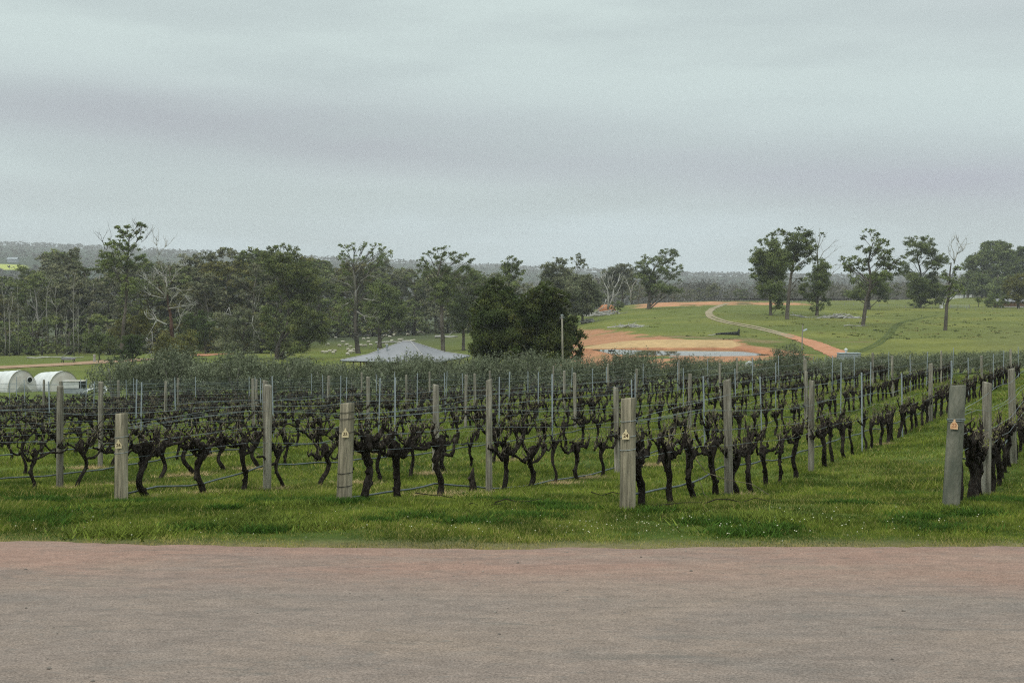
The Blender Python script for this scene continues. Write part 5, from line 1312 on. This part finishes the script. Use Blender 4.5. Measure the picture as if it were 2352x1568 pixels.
# ------------------------------------------------------------------ logs
def log_pile(pts_fn, n, L_, r, spread, hgt, mat, seed):
    rr = random.Random(seed); mb = MB()
    for i in range(n):
        a = rr.gauss(0, .35) + (math.pi if rr.random() < .5 else 0)
        x, y = rr.gauss(0, spread[0]), rr.gauss(0, spread[1]); z = max(.1, hgt*math.exp(-(x/spread[0])**2)*rr.random())
        l = L_*rr.uniform(.4, 1.1); up = rr.uniform(-.12, .3)
        pts = [(x+math.cos(a)*l*(t-.5), y+math.sin(a)*l*(t-.5), z+l*up*t+rr.uniform(-.15, .15)) for t in (0, .33, .66, 1)]
        q = r*rr.uniform(.5, 1.2); mb.tube(pts, [q, q*.9, q*.75, q*.5], 6, .15, rr)
        if rr.random() < .5: mb.tube([pts[2], (pts[2][0]+rr.uniform(-1, 1), pts[2][1], pts[2][2]+rr.uniform(.3, 1.)), ], [q*.5, q*.25], 5)
    return mb
GP = 'bleached log piles in the paddock'
for i, (px, py, n, L_, r, sp, hg, lab) in enumerate([
    (1352,741,24,3.2,.20,(1.8,1.2),1.0,'small heap of bleached logs nearest the dark bush'),
    (1451,752,28,3.4,.17,(2.2,1.2),.9,'flat heap of thin bleached branches in mid paddock'),
    (1387,724,44,5.5,.26,(4.4,2.0),1.5,'long heap of bleached logs below the orange earth mound'),
    (1928,731,38,4.6,.20,(4.2,1.6),.7,'low scatter of grey branches between two rise trees'),
    (485,801,46,4.0,.13,(3.2,2.0),1.8,'heap of thin white branches at the woodland edge')]):
    p = G(px, py, 200)
    tag(log_pile(None, n, L_, r, sp, hg, m_dead, 30+i).build('log_pile', m_dead, None, p), lab, 'log pile', GP)
p = G(1394, 717, 200); mb = MB(); mb.ball((0,0,.8), (3.4,2.2,2.2), 14, 8, .12)
tag(mb.build('earth_mound', m_ldirt, None, p, True), 'bright orange mound of earth behind the long log heap', 'mound')
p = G(1673, 770, 235); e = empty('charred_log', p, 'big charred fallen log with upturned black root end', 'log'); e.scale = (.68, .68, .62)
mb = MB(); mb.tube([(-4.2,0,.45),(-2.5,.1,.6),(-.5,0,.62),(1.5,0,.68),(3.0,0,.75)], [.28,.42,.5,.55,.6], 9, .12); mb.build('stem', m_char, e, smooth=True)
mb = MB()
for a in range(9): mb.tube([(2.9,0,.75),(3.4,math.cos(a*.7)*.5,.75+math.sin(a*.7)*.7),(3.5+.2*math.sin(a),math.cos(a*.7)*1.1,.8+math.sin(a*.7)*1.35)], [.4,.28,.08], 6, .15)
mb.tube([(3,0,.9),(3.4,0,1.7),(3.5,.1,2.7)], [.4,.25,.08], 6, .15); mb.build('root_plate', m_char, e)
mb = MB(); mb.tube([(-6.6,.3,.12),(-5,.2,.2),(-4,.1,.45)], [.10,.16,.22], 6, .1); mb.build('broken_limb', m_dead, e)
for px, py, l, r, lab in [(1025,775,8,.40,'thick grey fallen log lying on the paddock right of the sheep'),(905,788,12,.28,'long thin fallen bough on the grass near the dark eucalypt'),(930,765,22,.5,'long bleached trunk lying in front of the wood'),(850,772,14,.4,'pale broken trunk left of the shorter dark eucalypt'),(1010,762,14,.4,'bleached log at the wood edge by the massed sheep'),(128,823,13,.17,'long bleached log lying at the edge of the left woodland'),(1965,748,6,.12,'bare branch lying at the foot of the leaning-trunk eucalypt')]:
    p = G(px, py, 200); rr = random.Random(int(px)); mb = MB(); a = rr.uniform(-.12, .12)
    mb.tube([(l*(t-.5), l*(t-.5)*a+rr.uniform(-.3, .3), r*.8+rr.uniform(-.1, .2)) for t in np.linspace(0, 1, 7)], [r*(1.1-.6*t) for t in np.linspace(0, 1, 7)], 8, .12)
    mb.tube([(l*.1,0,r),(l*.2,.3,r+1.0),(l*.27,.5,r+1.6)], [r*.4,r*.3,r*.1], 5); mb.tube([(-l*.2,0,r),(-l*.3,-.3,r+.7)], [r*.35,r*.12], 5)
    tag(mb.build('fallen_log', m_dead, None, p, True), lab, 'log', 'fallen timber in the paddocks')

# ------------------------------------------------------------------ sheep
def sheep_mesh(seed, head_down=True):
    rr = random.Random(seed); mb = MB()
    mb.ball((0,0,.62), (.56,.27,.30), 10, 7, .05, rr); mb.ball((.30,0,.64), (.28,.24,.26), 8, 6, .05, rr); mb.ball((-.32,0,.64), (.28,.25,.27), 8, 6, .05, rr)
    mb.mi = 1
    if head_down: hd = [(.50,0,.66),(.68,0,.50),(.76,0,.30),(.84,0,.12)]
    else: hd = [(.48,0,.72),(.64,0,.92),(.74,0,.98),(.90,0,.90)]
    mb.tube(hd, [.16,.12,.09,.055], 7)
    for s in (-1, 1): mb.tube([hd[2], (hd[2][0]-.04, s*.16, hd[2][2]+.04)], [.03,.015], 4)
    for sx in (-.36, .34):
        for s in (-.13, .13): mb.tube([(sx,s,.5),(sx+rr.uniform(-.05,.05),s,.24),(sx,s,-.03)], [.07,.045,.035], 6)
    return mb.mesh('sheep', [m_wool, m_sface], True)
SM = [sheep_mesh(1), sheep_mesh(2), sheep_mesh(3, False), sheep_mesh(4)]
def sheep(px, py, lab, grp='grazing sheep in the paddock'):
    p = G(px, py, 255); o = link('sheep', SM[R.randrange(4)], None, p)
    o.rotation_euler = (0, 0, R.choice([0, math.pi])+R.uniform(-.7, .7)); s = R.uniform(.88, 1.08); o.scale = (s, s, s)
    tag(o, lab, 'sheep', grp)
solo = [(742,812,'leftmost sheep of the five grazing left of the open-limbed trunk'),(750,813,'second sheep from left in the group of five by the dense tree'),(758,810,'third sheep in the group of five by the dense tree'),(769,809,'rear right sheep in the group of five by the dense tree'),(766,815,'front right sheep in the group of five by the dense tree'),
        (800,807,'topmost sheep of the cluster at the foot of the open-limbed trunk'),(806,809,'middle sheep of the cluster at the open-limbed trunk'),(812,806,'upper right sheep of the cluster by the open-limbed trunk'),(804,813,'lower left sheep of the cluster by the open-limbed trunk'),(810,812,'lower sheep touching the open-limbed trunk'),(798,818,'sheep just above the left verandah eave'),
        (779,797,'sheep half hidden by the shaded bush edge'),(787,789,'pale sheep on the slope above the shaded bush'),(797,795,'sheep left of the open-limbed trunk, facing away'),(806,799,'sheep close behind the left of the open-limbed trunk'),(829,797,'sheep just right of the open-limbed trunk'),(839,797,'single sheep facing us right of the open-limbed trunk'),(851,795,'single sheep below the shorter dark eucalypt'),(870,795,'single sheep grazing directly above the roof flues'),(887,794,'sheep grazing right of the flues'),(835,781,'sheep in the light gap left of the dark eucalypt'),(846,779,'standing sheep near the dark trunk'),(847,789,'sheep under the dark eucalypt'),
        (900,787,'sheep beside the thin fallen bough'),(917,784,'left sheep of the pair on the bough'),(923,783,'right sheep of the pair on the bough'),(938,787,'left sheep of the trio above the roof apex'),(945,786,'middle sheep of the trio above the roof apex'),(951,785,'right sheep of the trio above the roof apex'),
        (885,774,'sheep right of the dark trunk, back line'),(895,776,'standing sheep between trunk and bough'),(905,773,'small pale sheep in the open grass'),(912,766,'sheep below the bleached trunk, left'),(920,767,'sheep below the bleached trunk, middle'),(936,771,'broadside sheep left of the grey log'),(945,769,'sheep standing alone near the grey log'),(960,766,'left sheep of the knot by the grey log'),(966,765,'middle sheep of the knot by grey log'),(972,766,'right sheep of the knot by grey log')]
for px, py, lab in solo: sheep(px, py, lab)
for i in range(58):
    sheep(R.uniform(862, 1036), R.gauss(760.5, 1.5)+(2.5 if R.random() < .3 else 0), 'white sheep in the packed mob along the far wood edge', 'packed mob of sheep at the wood edge')
for i in range(8): sheep(R.uniform(690, 775), R.uniform(776, 795), 'pale sheep glimpsed in shade under the massive dense eucalypt', 'sheep in the shade of the massive eucalypt')

# ------------------------------------------------------------------ poles, tank, mesh ball, fences, cars
p = GD(1291, 128); H = W(1291, 722, 128).z-p.z
e = empty('utility_pole', p, 'tall thin pale pole with a capped top in front of the dark bush', 'pole')
mb = MB(); mb.tube([(.12,0,-.3),(.05,0,H*.5),(0,0,H-.15)], [.13,.11,.09], 9); mb.build('shaft', m_post, e, smooth=True)
mb = MB(); mb.tube([(0,0,H-.16),(0,0,H)], .16, 9); mb.build('cap', m_corr, e)
mb = MB(); mb.tube([(-.3,-.1,H-.35),(.3,-.1,H-.35)], .035, 6); mb.build('cross_bracket', m_corr, e)
p = G(1842, 803, 160); D = p.y; H = W(1842, 745, D).z-p.z
e = empty('camera_pole', p, 'slim grey pole with a small tilted panel in the paddock', 'pole')
mb = MB(); mb.tube([(0,0,-.2),(.05,0,H*.6),(.15,0,H)], [.12,.10,.07], 8); mb.build('shaft', m_trunkp, e)
mb = MB(); mb.tube([(.1,0,H-.1),(.25,0,H+.02),(.35,0,H-.1)], .07, 6); mb.build('top_bracket', m_char, e)
mb = MB(); mb.add([(.25,-.1,H-1.2),(.95,-.1,H-.9),(.95,.3,H-.7),(.25,.3,H-1.0),(.25,-.1,H-1.26),(.95,-.1,H-.96),(.95,.3,H-.76),(.25,.3,H-1.06)], [(0,1,2,3),(7,6,5,4),(0,4,5,1),(1,5,6,2),(2,6,7,3),(3,7,4,0)]); mb.build('solar_panel', m_corr, e)
mb = MB(); mb.tube([(.1,0,H-1.4),(.4,.05,H-1.1)], .04, 5); mb.build('arm', m_corr, e)
# corrugated tank by the end of the orange track
p = GD(1950, 128); zt = W(1950, 811, 128).z-p.z
e = empty('water_trough', p, 'grey corrugated water tank with white float cap behind the olives', 'water tank', None, .12)
mb = MB(); n = 30; w = 1.2; vs = []
for k in range(n+1): vs += [(-w+2*w*k/n, -.5+(.03 if k % 2 else 0), -.3), (-w+2*w*k/n, -.5+(.03 if k % 2 else 0), zt)]
mb.add(vs, [(2*k, 2*k+2, 2*k+3, 2*k+1) for k in range(n)]); mb.box(-w,w,-.45,.5,-.3,zt-.02); mb.build('body', m_corr, e)
mb = MB(); mb.box(-w-.04,w+.04,-.54,.54,zt,zt+.05); mb.build('rim', m_steel, e)
mb = MB(); mb.tube([(-.35,0,zt+.05),(-.35,0,zt+.3)], .12, 8); mb.ball((-.35,0,zt+.38), .2, 8, 6); mb.build('float_cap', m_white, e, smooth=True)
# white netting bundle beyond the young vines
p = GD(1722, 118); zt = W(1722, 830, 118).z-p.z
e = empty('netting_roll', p, 'white round netting roll between olives and the dam', 'netting')
mb = MB()
for k in range(9):
    a = k*math.pi/9; mb.tube([(math.cos(t)*.55*math.cos(a), math.cos(t)*.55*math.sin(a), zt-.6+math.sin(t)*.62) for t in np.linspace(-1.57, 1.57, 10)], .03, 4)
    mb.tube([(-math.cos(t)*.55*math.cos(a), -math.cos(t)*.55*math.sin(a), zt-.6+math.sin(t)*.62) for t in np.linspace(-1.57, 1.57, 10)], .03, 4)
mb.build('netting', m_white, e)
mb = MB(); mb.ball((0,0,zt-.62), .45, 10, 7); mb.build('core', m_corr, e)
mb = MB(); mb.tube([(0,0,-.2),(0,0,max(zt-1.1, .1))], .12, 6); mb.build('stand', m_post, e)
# low jetty boards at the near side of the dam
c = GD(1640, 190.5); e = empty('dam_jetty', (c.x, c.y, WATER_Z), 'long low grey board walkway along the near water edge', 'jetty')
mb = MB(); mb.box(-7.5,6.5,-.5,.5,.18,.28); mb.build('deck', m_dead, e)
for x in (-7,-3.5,0,3.5,6):
    mb = MB(); mb.box(x-.08,x+.08,-.4,-.2,-1.0,.17); mb.build('leg', m_wood, e)
c = GD(1478, 207); mb = MB(); mb.box(-.45,.45,-.25,.25,-1.2,.45)
# two ducks at the left shore
for i, px in enumerate((1402, 1409)):
    q = GD(px, 203.0); e = link('duck', None) if False else empty('duck', (q.x, q.y, max(q.z, WATER_Z)), ('left' if i == 0 else 'right')+' black waterbird standing on the dam shore', 'bird', 'black waterbirds on the dam shore')
    mb = MB(); mb.ball((0,0,.42), (.30,.16,.17), 8, 6); mb.tube([(.2,0,.5),(.28,0,.72),(.30,0,.82)], [.08,.055,.06], 6); mb.ball((.32,0,.86), .08, 7, 5); mb.tube([(.37,0,.86),(.5,0,.84)], [.03,.01], 5); mb.tube([(-.25,0,.45),(-.48,0,.52)], [.09,.02], 5); mb.build('body', m_char, e, smooth=True)
    for s in (-.06, .06):
        mb = MB(); mb.tube([(0,s,.3),(0,s,-.02)], .02, 5); mb.build('leg', m_char, e)
# stakes of young vines beyond the olives on the right
mbv = MB()
for r_ in range(5):
    for k in range(9):
        q = GD(1755+k*20+r_*4, 100+r_*4.5); mbv.tube([q, q+Vector((.02,0,.8))], .02, 4); mbv.tube([q+Vector((0,0,.75)), q+Vector((.25,.1,.95))], .02, 4)
tag(mbv.build('young_vines', m_bark), 'small young vines in rows just beyond the olive bushes', 'vines', kind='stuff')
for k in range(14):
    px = 1760+ (k % 7)*27 + (k//7)*9; q = GD(px, 101+(k//7)*7); mb = MB(); mb.tube([(0,0,-.1),(0,0,1.75)], .028, 5)
    tag(mb.build('young_vine_stake', m_steel, None, q), f'slim stake of the young vines, {ORD[k%7+1]} from left in the {"near" if k < 7 else "far"} line', 'stake', 'stakes of the young vines')
# far vineyard rows on the crest
mbv = MB()
for r_ in range(9):
    for k in range(26):
        px = 1650+k*7.2+r_*19; D = 545+r_*7
        if px > 2010: continue
        q = GD(px, D); mbv.tube([q, q+Vector((0,0,1.0))], .13, 4); mbv.tube([q+Vector((-.9,0,1.1)), q+Vector((.9,0,1.15))], .20, 4)
tag(mbv.build('crest_vines', m_bark), 'dark rows of a distant vineyard along the crest', 'vines', kind='stuff')
# wire fence along the crest and gate
e = empty('paddock_fence', G(2050, 712, 380), 'low post-and-wire fence across the top of the rise', 'fence'); o0 = e.location.copy()
mb = MB(); prev = None
for k in range(34):
    q = G(1700+k*20, float(np.interp(k, [0, 10, 20, 27, 33], [693, 700, 709, 712, 713])), 330)-o0
    pm = MB(); pm.tube([q+Vector((0,0,-.2)), q+Vector((0,0,1.25))], .07, 5); pm.build('fence_post', m_trunkp, e)
    if prev is not None:
        for z in (.5, .85, 1.15): mb.tube([prev+Vector((0,0,z)), q+Vector((0,0,z))], .012, 3)
    prev = q
mb.build('wire', m_wire, e)
p = G(2205, 708, 330); e = empty('field_gate', p, 'wide grey tubular gate in the fence of the rise', 'gate')
mb = MB()
for z in (.3, .6, .9, 1.2): mb.tube([(-3.2,0,z),(3.2,0,z)], .04, 5)
for x in (-3.2, 0, 3.2): mb.tube([(x,0,.2),(x,0,1.25)], .05, 5)
mb.build('frame', m_steel, e)
for x in (-3.5, 3.5):
    mb = MB(); mb.tube([(x,0,-.2),(x,0,1.5)], .1, 6); mb.build('gate_post', m_trunkp, e)
# white car and machine
def car(px, py, label, yaw):
    p = G(px, py, 400); e = empty('parked_car', p, label, 'car', None, yaw)
    mb = MB(); prof = [(-2.3,.45),(-2.3,.95),(-1.9,1.05),(-1.6,1.55),(.6,1.6),(1.2,1.1),(2.2,.95),(2.3,.5)]; n = len(prof)
    mb.add([(x,-.85,z) for x, z in prof]+[(x,.85,z) for x, z in prof], [tuple(range(n)), tuple(range(2*n-1, n-1, -1))]+[(i, i+n, (i+1) % n+n, (i+1) % n) for i in range(n)]); mb.build('body', m_leadpaint, e)
    for s in (-1, 1):
        mb = MB(); y = s*.86; mb.add([(-1.5,y,1.08),(-1.35,y,1.48),(.5,y,1.5),(1.0,y,1.1)], [(0,1,2,3)]); mb.build('window', m_glass, e)
        for x in (-1.4, 1.4):
            mb = MB(); mb.tube([(x,s*.7,.35),(x,s*.9,.35)], .35, 12); mb.build('wheel', m_tyre, e)
car(2251, 680.5, 'white parked car under the trees at far right', math.pi)
car(2203, 684.5, 'pale van half hidden behind the slender tree', .2)
p = G(2275, 680, 400); e = empty('orange_excavator', p, 'orange upright machine boom beside the white car', 'machine')
mb = MB(); mb.box(-1.2,1.2,-.8,.8,.7,2.0); mb.build('cab', m_ldirt, e)
mb = MB(); mb.tube([(-.2,0,1.8),(.1,0,4.2),(.5,0,5.6)], [.35,.3,.22], 6); mb.build('boom', m_ldirt, e)
mb = MB(); mb.box(-1.4,1.4,-.95,.95,0,.68); mb.build('track_base', m_tyre, e)
for i, px in enumerate((2184,2189,2196,2202,2208,2214,2220,2229)):
    p = G(px, 686.5-(i*.6)+.5, 400); mb = MB(); mb.box(-.55,.55,-.4,.4,0,1.5); mb.box(-.62,.62,-.46,.46,1.51,1.62)
    tag(mb.build('white_box', m_white, None, p), f'white upright box, {ORD[i+1]} from left in the line below the white car', 'box', 'white boxes lined up below the car')
for i, (px, py) in enumerate(((2162,708),(2166,699),(2174,706))):
    p = G(px, py, 330); mb = MB(); mb.box(-.5,.5,-.4,.4,0,1.1); mb.box(-.56,.56,-.46,.46,1.11,1.2)
    tag(mb.build('white_box', m_white, None, p), ['white box on the grass left of the slender tree','white box in shade behind the dark bush','small white box right of the bush'][i], 'box', 'white boxes near the skirted tree')
p = G(2330, 705, 330); e = empty('garden_shed', p, 'long low dark shed behind the rounded garden tree', 'shed', None, -.1)
mb = MB(); mb.box(-7,7,-2,2,0,2.2); mb.build('wall', m_wallb, e)
mb = MB(); mb.add([(-7.4,-2.5,2.1),(7.4,-2.5,2.1),(7.4,0,3.2),(-7.4,0,3.2),(-7.4,2.5,2.1),(7.4,2.5,2.1)], [(0,1,2,3),(3,2,5,4)]); mb.build('roof', m_roof, e)
mb = MB(); mb.box(-6.5,5,-2.06,-2.02,.15,.35); mb.build('pale_board', m_white, e)
# far shed on the left hills
p = GD(30, 2150); e = empty('distant_shed', p, 'pale blue-grey shed roof far off on the left hillside', 'shed')
mb = MB(); mb.box(-9,9,-5,5,-2,6); mb.build('wall', m_corr, e)
mb = MB(); mb.add([(-10,-6,5.8),(10,-6,5.8),(10,0,9.5),(-10,0,9.5),(-10,6,5.8),(10,6,5.8)], [(0,1,2,3),(3,2,5,4)]); mb.build('roof', m_corr, e)

# ------------------------------------------------------------------ air
mb = MB(); mb.box(-3800, 3800, -30, 5350, -46, 185)
m = bpy.data.materials.new('haze'); m.use_nodes = True
N, L = m.node_tree.nodes, m.node_tree.links
N.remove(N['Principled BSDF']); v = N.new('ShaderNodeVolumePrincipled')
v.inputs['Color'].default_value = (.89,.89,.90,1); v.inputs['Density'].default_value = .00016; v.inputs['Anisotropy'].default_value = .1
L.new(v.outputs[0], N['Material Output'].inputs['Volume'])
tag(mb.build('haze', m), 'thin pale haze over the valley', 'haze', kind='stuff')

# ------------------------------------------------------------------ sky, sun, camera
SUN_EL, SUN_AZ = math.radians(52), math.radians(-35)     # azimuth measured from behind the camera
w = bpy.data.worlds.new('World'); scene.world = w; w.use_nodes = True
N, L = w.node_tree.nodes, w.node_tree.links
bg = N['Background']; out = N['World Output']
sky = N.new('ShaderNodeTexSky'); sky.sky_type = 'NISHITA'; sky.sun_disc = False
sd = Vector((math.sin(SUN_AZ)*math.cos(SUN_EL), -math.cos(SUN_AZ)*math.cos(SUN_EL), math.sin(SUN_EL)))   # towards the sun
sky.sun_elevation = SUN_EL; sky.sun_rotation = math.atan2(sd.x, sd.y)
L.new(sky.outputs[0], bg.inputs['Color']); bg.inputs['Strength'].default_value = .08
tc = N.new('ShaderNodeTexCoord'); sp = N.new('ShaderNodeSeparateXYZ'); L.new(tc.outputs['Generated'], sp.inputs[0])
def math_(op, a, b=None, c=None):
    n = N.new('ShaderNodeMath'); n.operation = op
    for i, x in enumerate((a, b, c)):
        if x is None: continue
        if isinstance(x, (int, float)): n.inputs[i].default_value = x
        else: L.new(x, n.inputs[i])
    return n.outputs[0]
def mrange(x, a, b, lo=0., hi=1., typ='SMOOTHSTEP'):
    n = N.new('ShaderNodeMapRange'); n.interpolation_type = typ
    n.inputs[1].default_value = a; n.inputs[2].default_value = b; n.inputs[3].default_value = lo; n.inputs[4].default_value = hi
    L.new(x, n.inputs[0]); return n.outputs[0]
def mixc(f, a, b):
    n = N.new('ShaderNodeMix'); n.data_type = 'RGBA'
    if isinstance(f, (int, float)): n.inputs[0].default_value = f
    else: L.new(f, n.inputs[0])
    for i, x in ((6, a), (7, b)):
        if isinstance(x, tuple): n.inputs[i].default_value = (*x, 1)
        else: L.new(x, n.inputs[i])
    return n.outputs[2]
def nois(st, s, d=3):
    mp = N.new('ShaderNodeMapping'); mp.inputs['Scale'].default_value = st; L.new(tc.outputs['Generated'], mp.inputs[0])
    n = N.new('ShaderNodeTexNoise'); n.inputs['Scale'].default_value = s; n.inputs['Detail'].default_value = d; L.new(mp.outputs[0], n.inputs[0]); return n.outputs['Fac']
z = math_('ADD', sp.outputs['Z'], math_('MULTIPLY', math_('SUBTRACT', nois((1.6, 1.6, 9), 1.6), .5), .055))
xx = sp.outputs['X']
def band(z0, wd, x0, xw):    # one grey cloud bank: centre height, thickness, where along the horizon
    a = math_('DIVIDE', math_('SUBTRACT', z, z0), wd); b = math_('DIVIDE', math_('SUBTRACT', xx, x0), xw)
    return math_('EXPONENT', math_('MULTIPLY', math_('ADD', math_('MULTIPLY', a, a), math_('MULTIPLY', b, b)), -1))
zl = math_('ADD', z, math_('MULTIPLY', xx, .068))      # one long bank sinking to the right
def lband(z0, wd, x0, xw):
    a_ = math_('DIVIDE', math_('SUBTRACT', zl, z0), wd); b_ = math_('DIVIDE', math_('SUBTRACT', xx, x0), xw)
    return math_('EXPONENT', math_('MULTIPLY', math_('ADD', math_('MULTIPLY', a_, a_), math_('MULTIPLY', b_, b_)), -1))
b1 = lband(.112, .034, -.24, .40); b2 = lband(.102, .030, .42, .34); b3 = band(.24, .05, .45, .16); b4 = band(.070, .011, -.44, .14)
base = mixc(mrange(z, .03, .075), (.625,.735,.775), (.56,.65,.645))
base = mixc(mrange(z, .10, .22), base, (.595,.69,.672))
base = mixc(math_('MULTIPLY', b1, .85), base, (.385,.40,.44)); base = mixc(math_('MULTIPLY', b2, .85), base, (.395,.39,.475)); base = mixc(math_('MULTIPLY', b3, .5), base, (.46,.465,.51)); base = mixc(math_('MULTIPLY', b4, .5), base, (.44,.48,.50))
base = mixc(mrange(nois((1.3, 1.3, 7), 3.0, 7), .36, .66, 0, .58), base, (.46,.525,.53))
bg2 = N.new('ShaderNodeBackground'); L.new(base, bg2.inputs['Color'])
L.new(mrange(sp.outputs['Z'], .26, .9, 1.08, 2.9), bg2.inputs['Strength'])
mx = N.new('ShaderNodeMixShader'); mx.inputs[0].default_value = .94
L.new(bg.outputs[0], mx.inputs[1]); L.new(bg2.outputs[0], mx.inputs[2]); L.new(mx.outputs[0], out.inputs['Surface'])
sl = bpy.data.lights.new('Sun', 'SUN'); sl.energy = 1.5; sl.angle = math.radians(12); sl.color = (1, .965, .91)
so = bpy.data.objects.new('Sun', sl); COL.objects.link(so); so.rotation_euler = (-sd).to_track_quat('-Z', 'Y').to_euler()

cam = bpy.data.cameras.new('Camera'); cam.sensor_width = 36; cam.lens = 36*F/2352; cam.shift_y = -(784-HY)/2352; cam.clip_start = .1; cam.clip_end = 12000
co = bpy.data.objects.new('Camera', cam); COL.objects.link(co); co.location = (0, 0, CAMZ); co.rotation_euler = (math.pi/2, 0, 0)
scene.camera = co
vs_ = scene.view_settings; vs_.view_transform = 'Standard'; vs_.look = 'None'; vs_.exposure = 0; vs_.gamma = 1
scene.render.engine = 'CYCLES'
scene.cycles.max_bounces = 6; scene.cycles.diffuse_bounces = 3; scene.cycles.transmission_bounces = 3; scene.cycles.volume_bounces = 0
scene.cycles.use_denoising = False
scene.cycles.pixel_filter_type = 'BLACKMAN_HARRIS'; scene.cycles.filter_width = 1.15
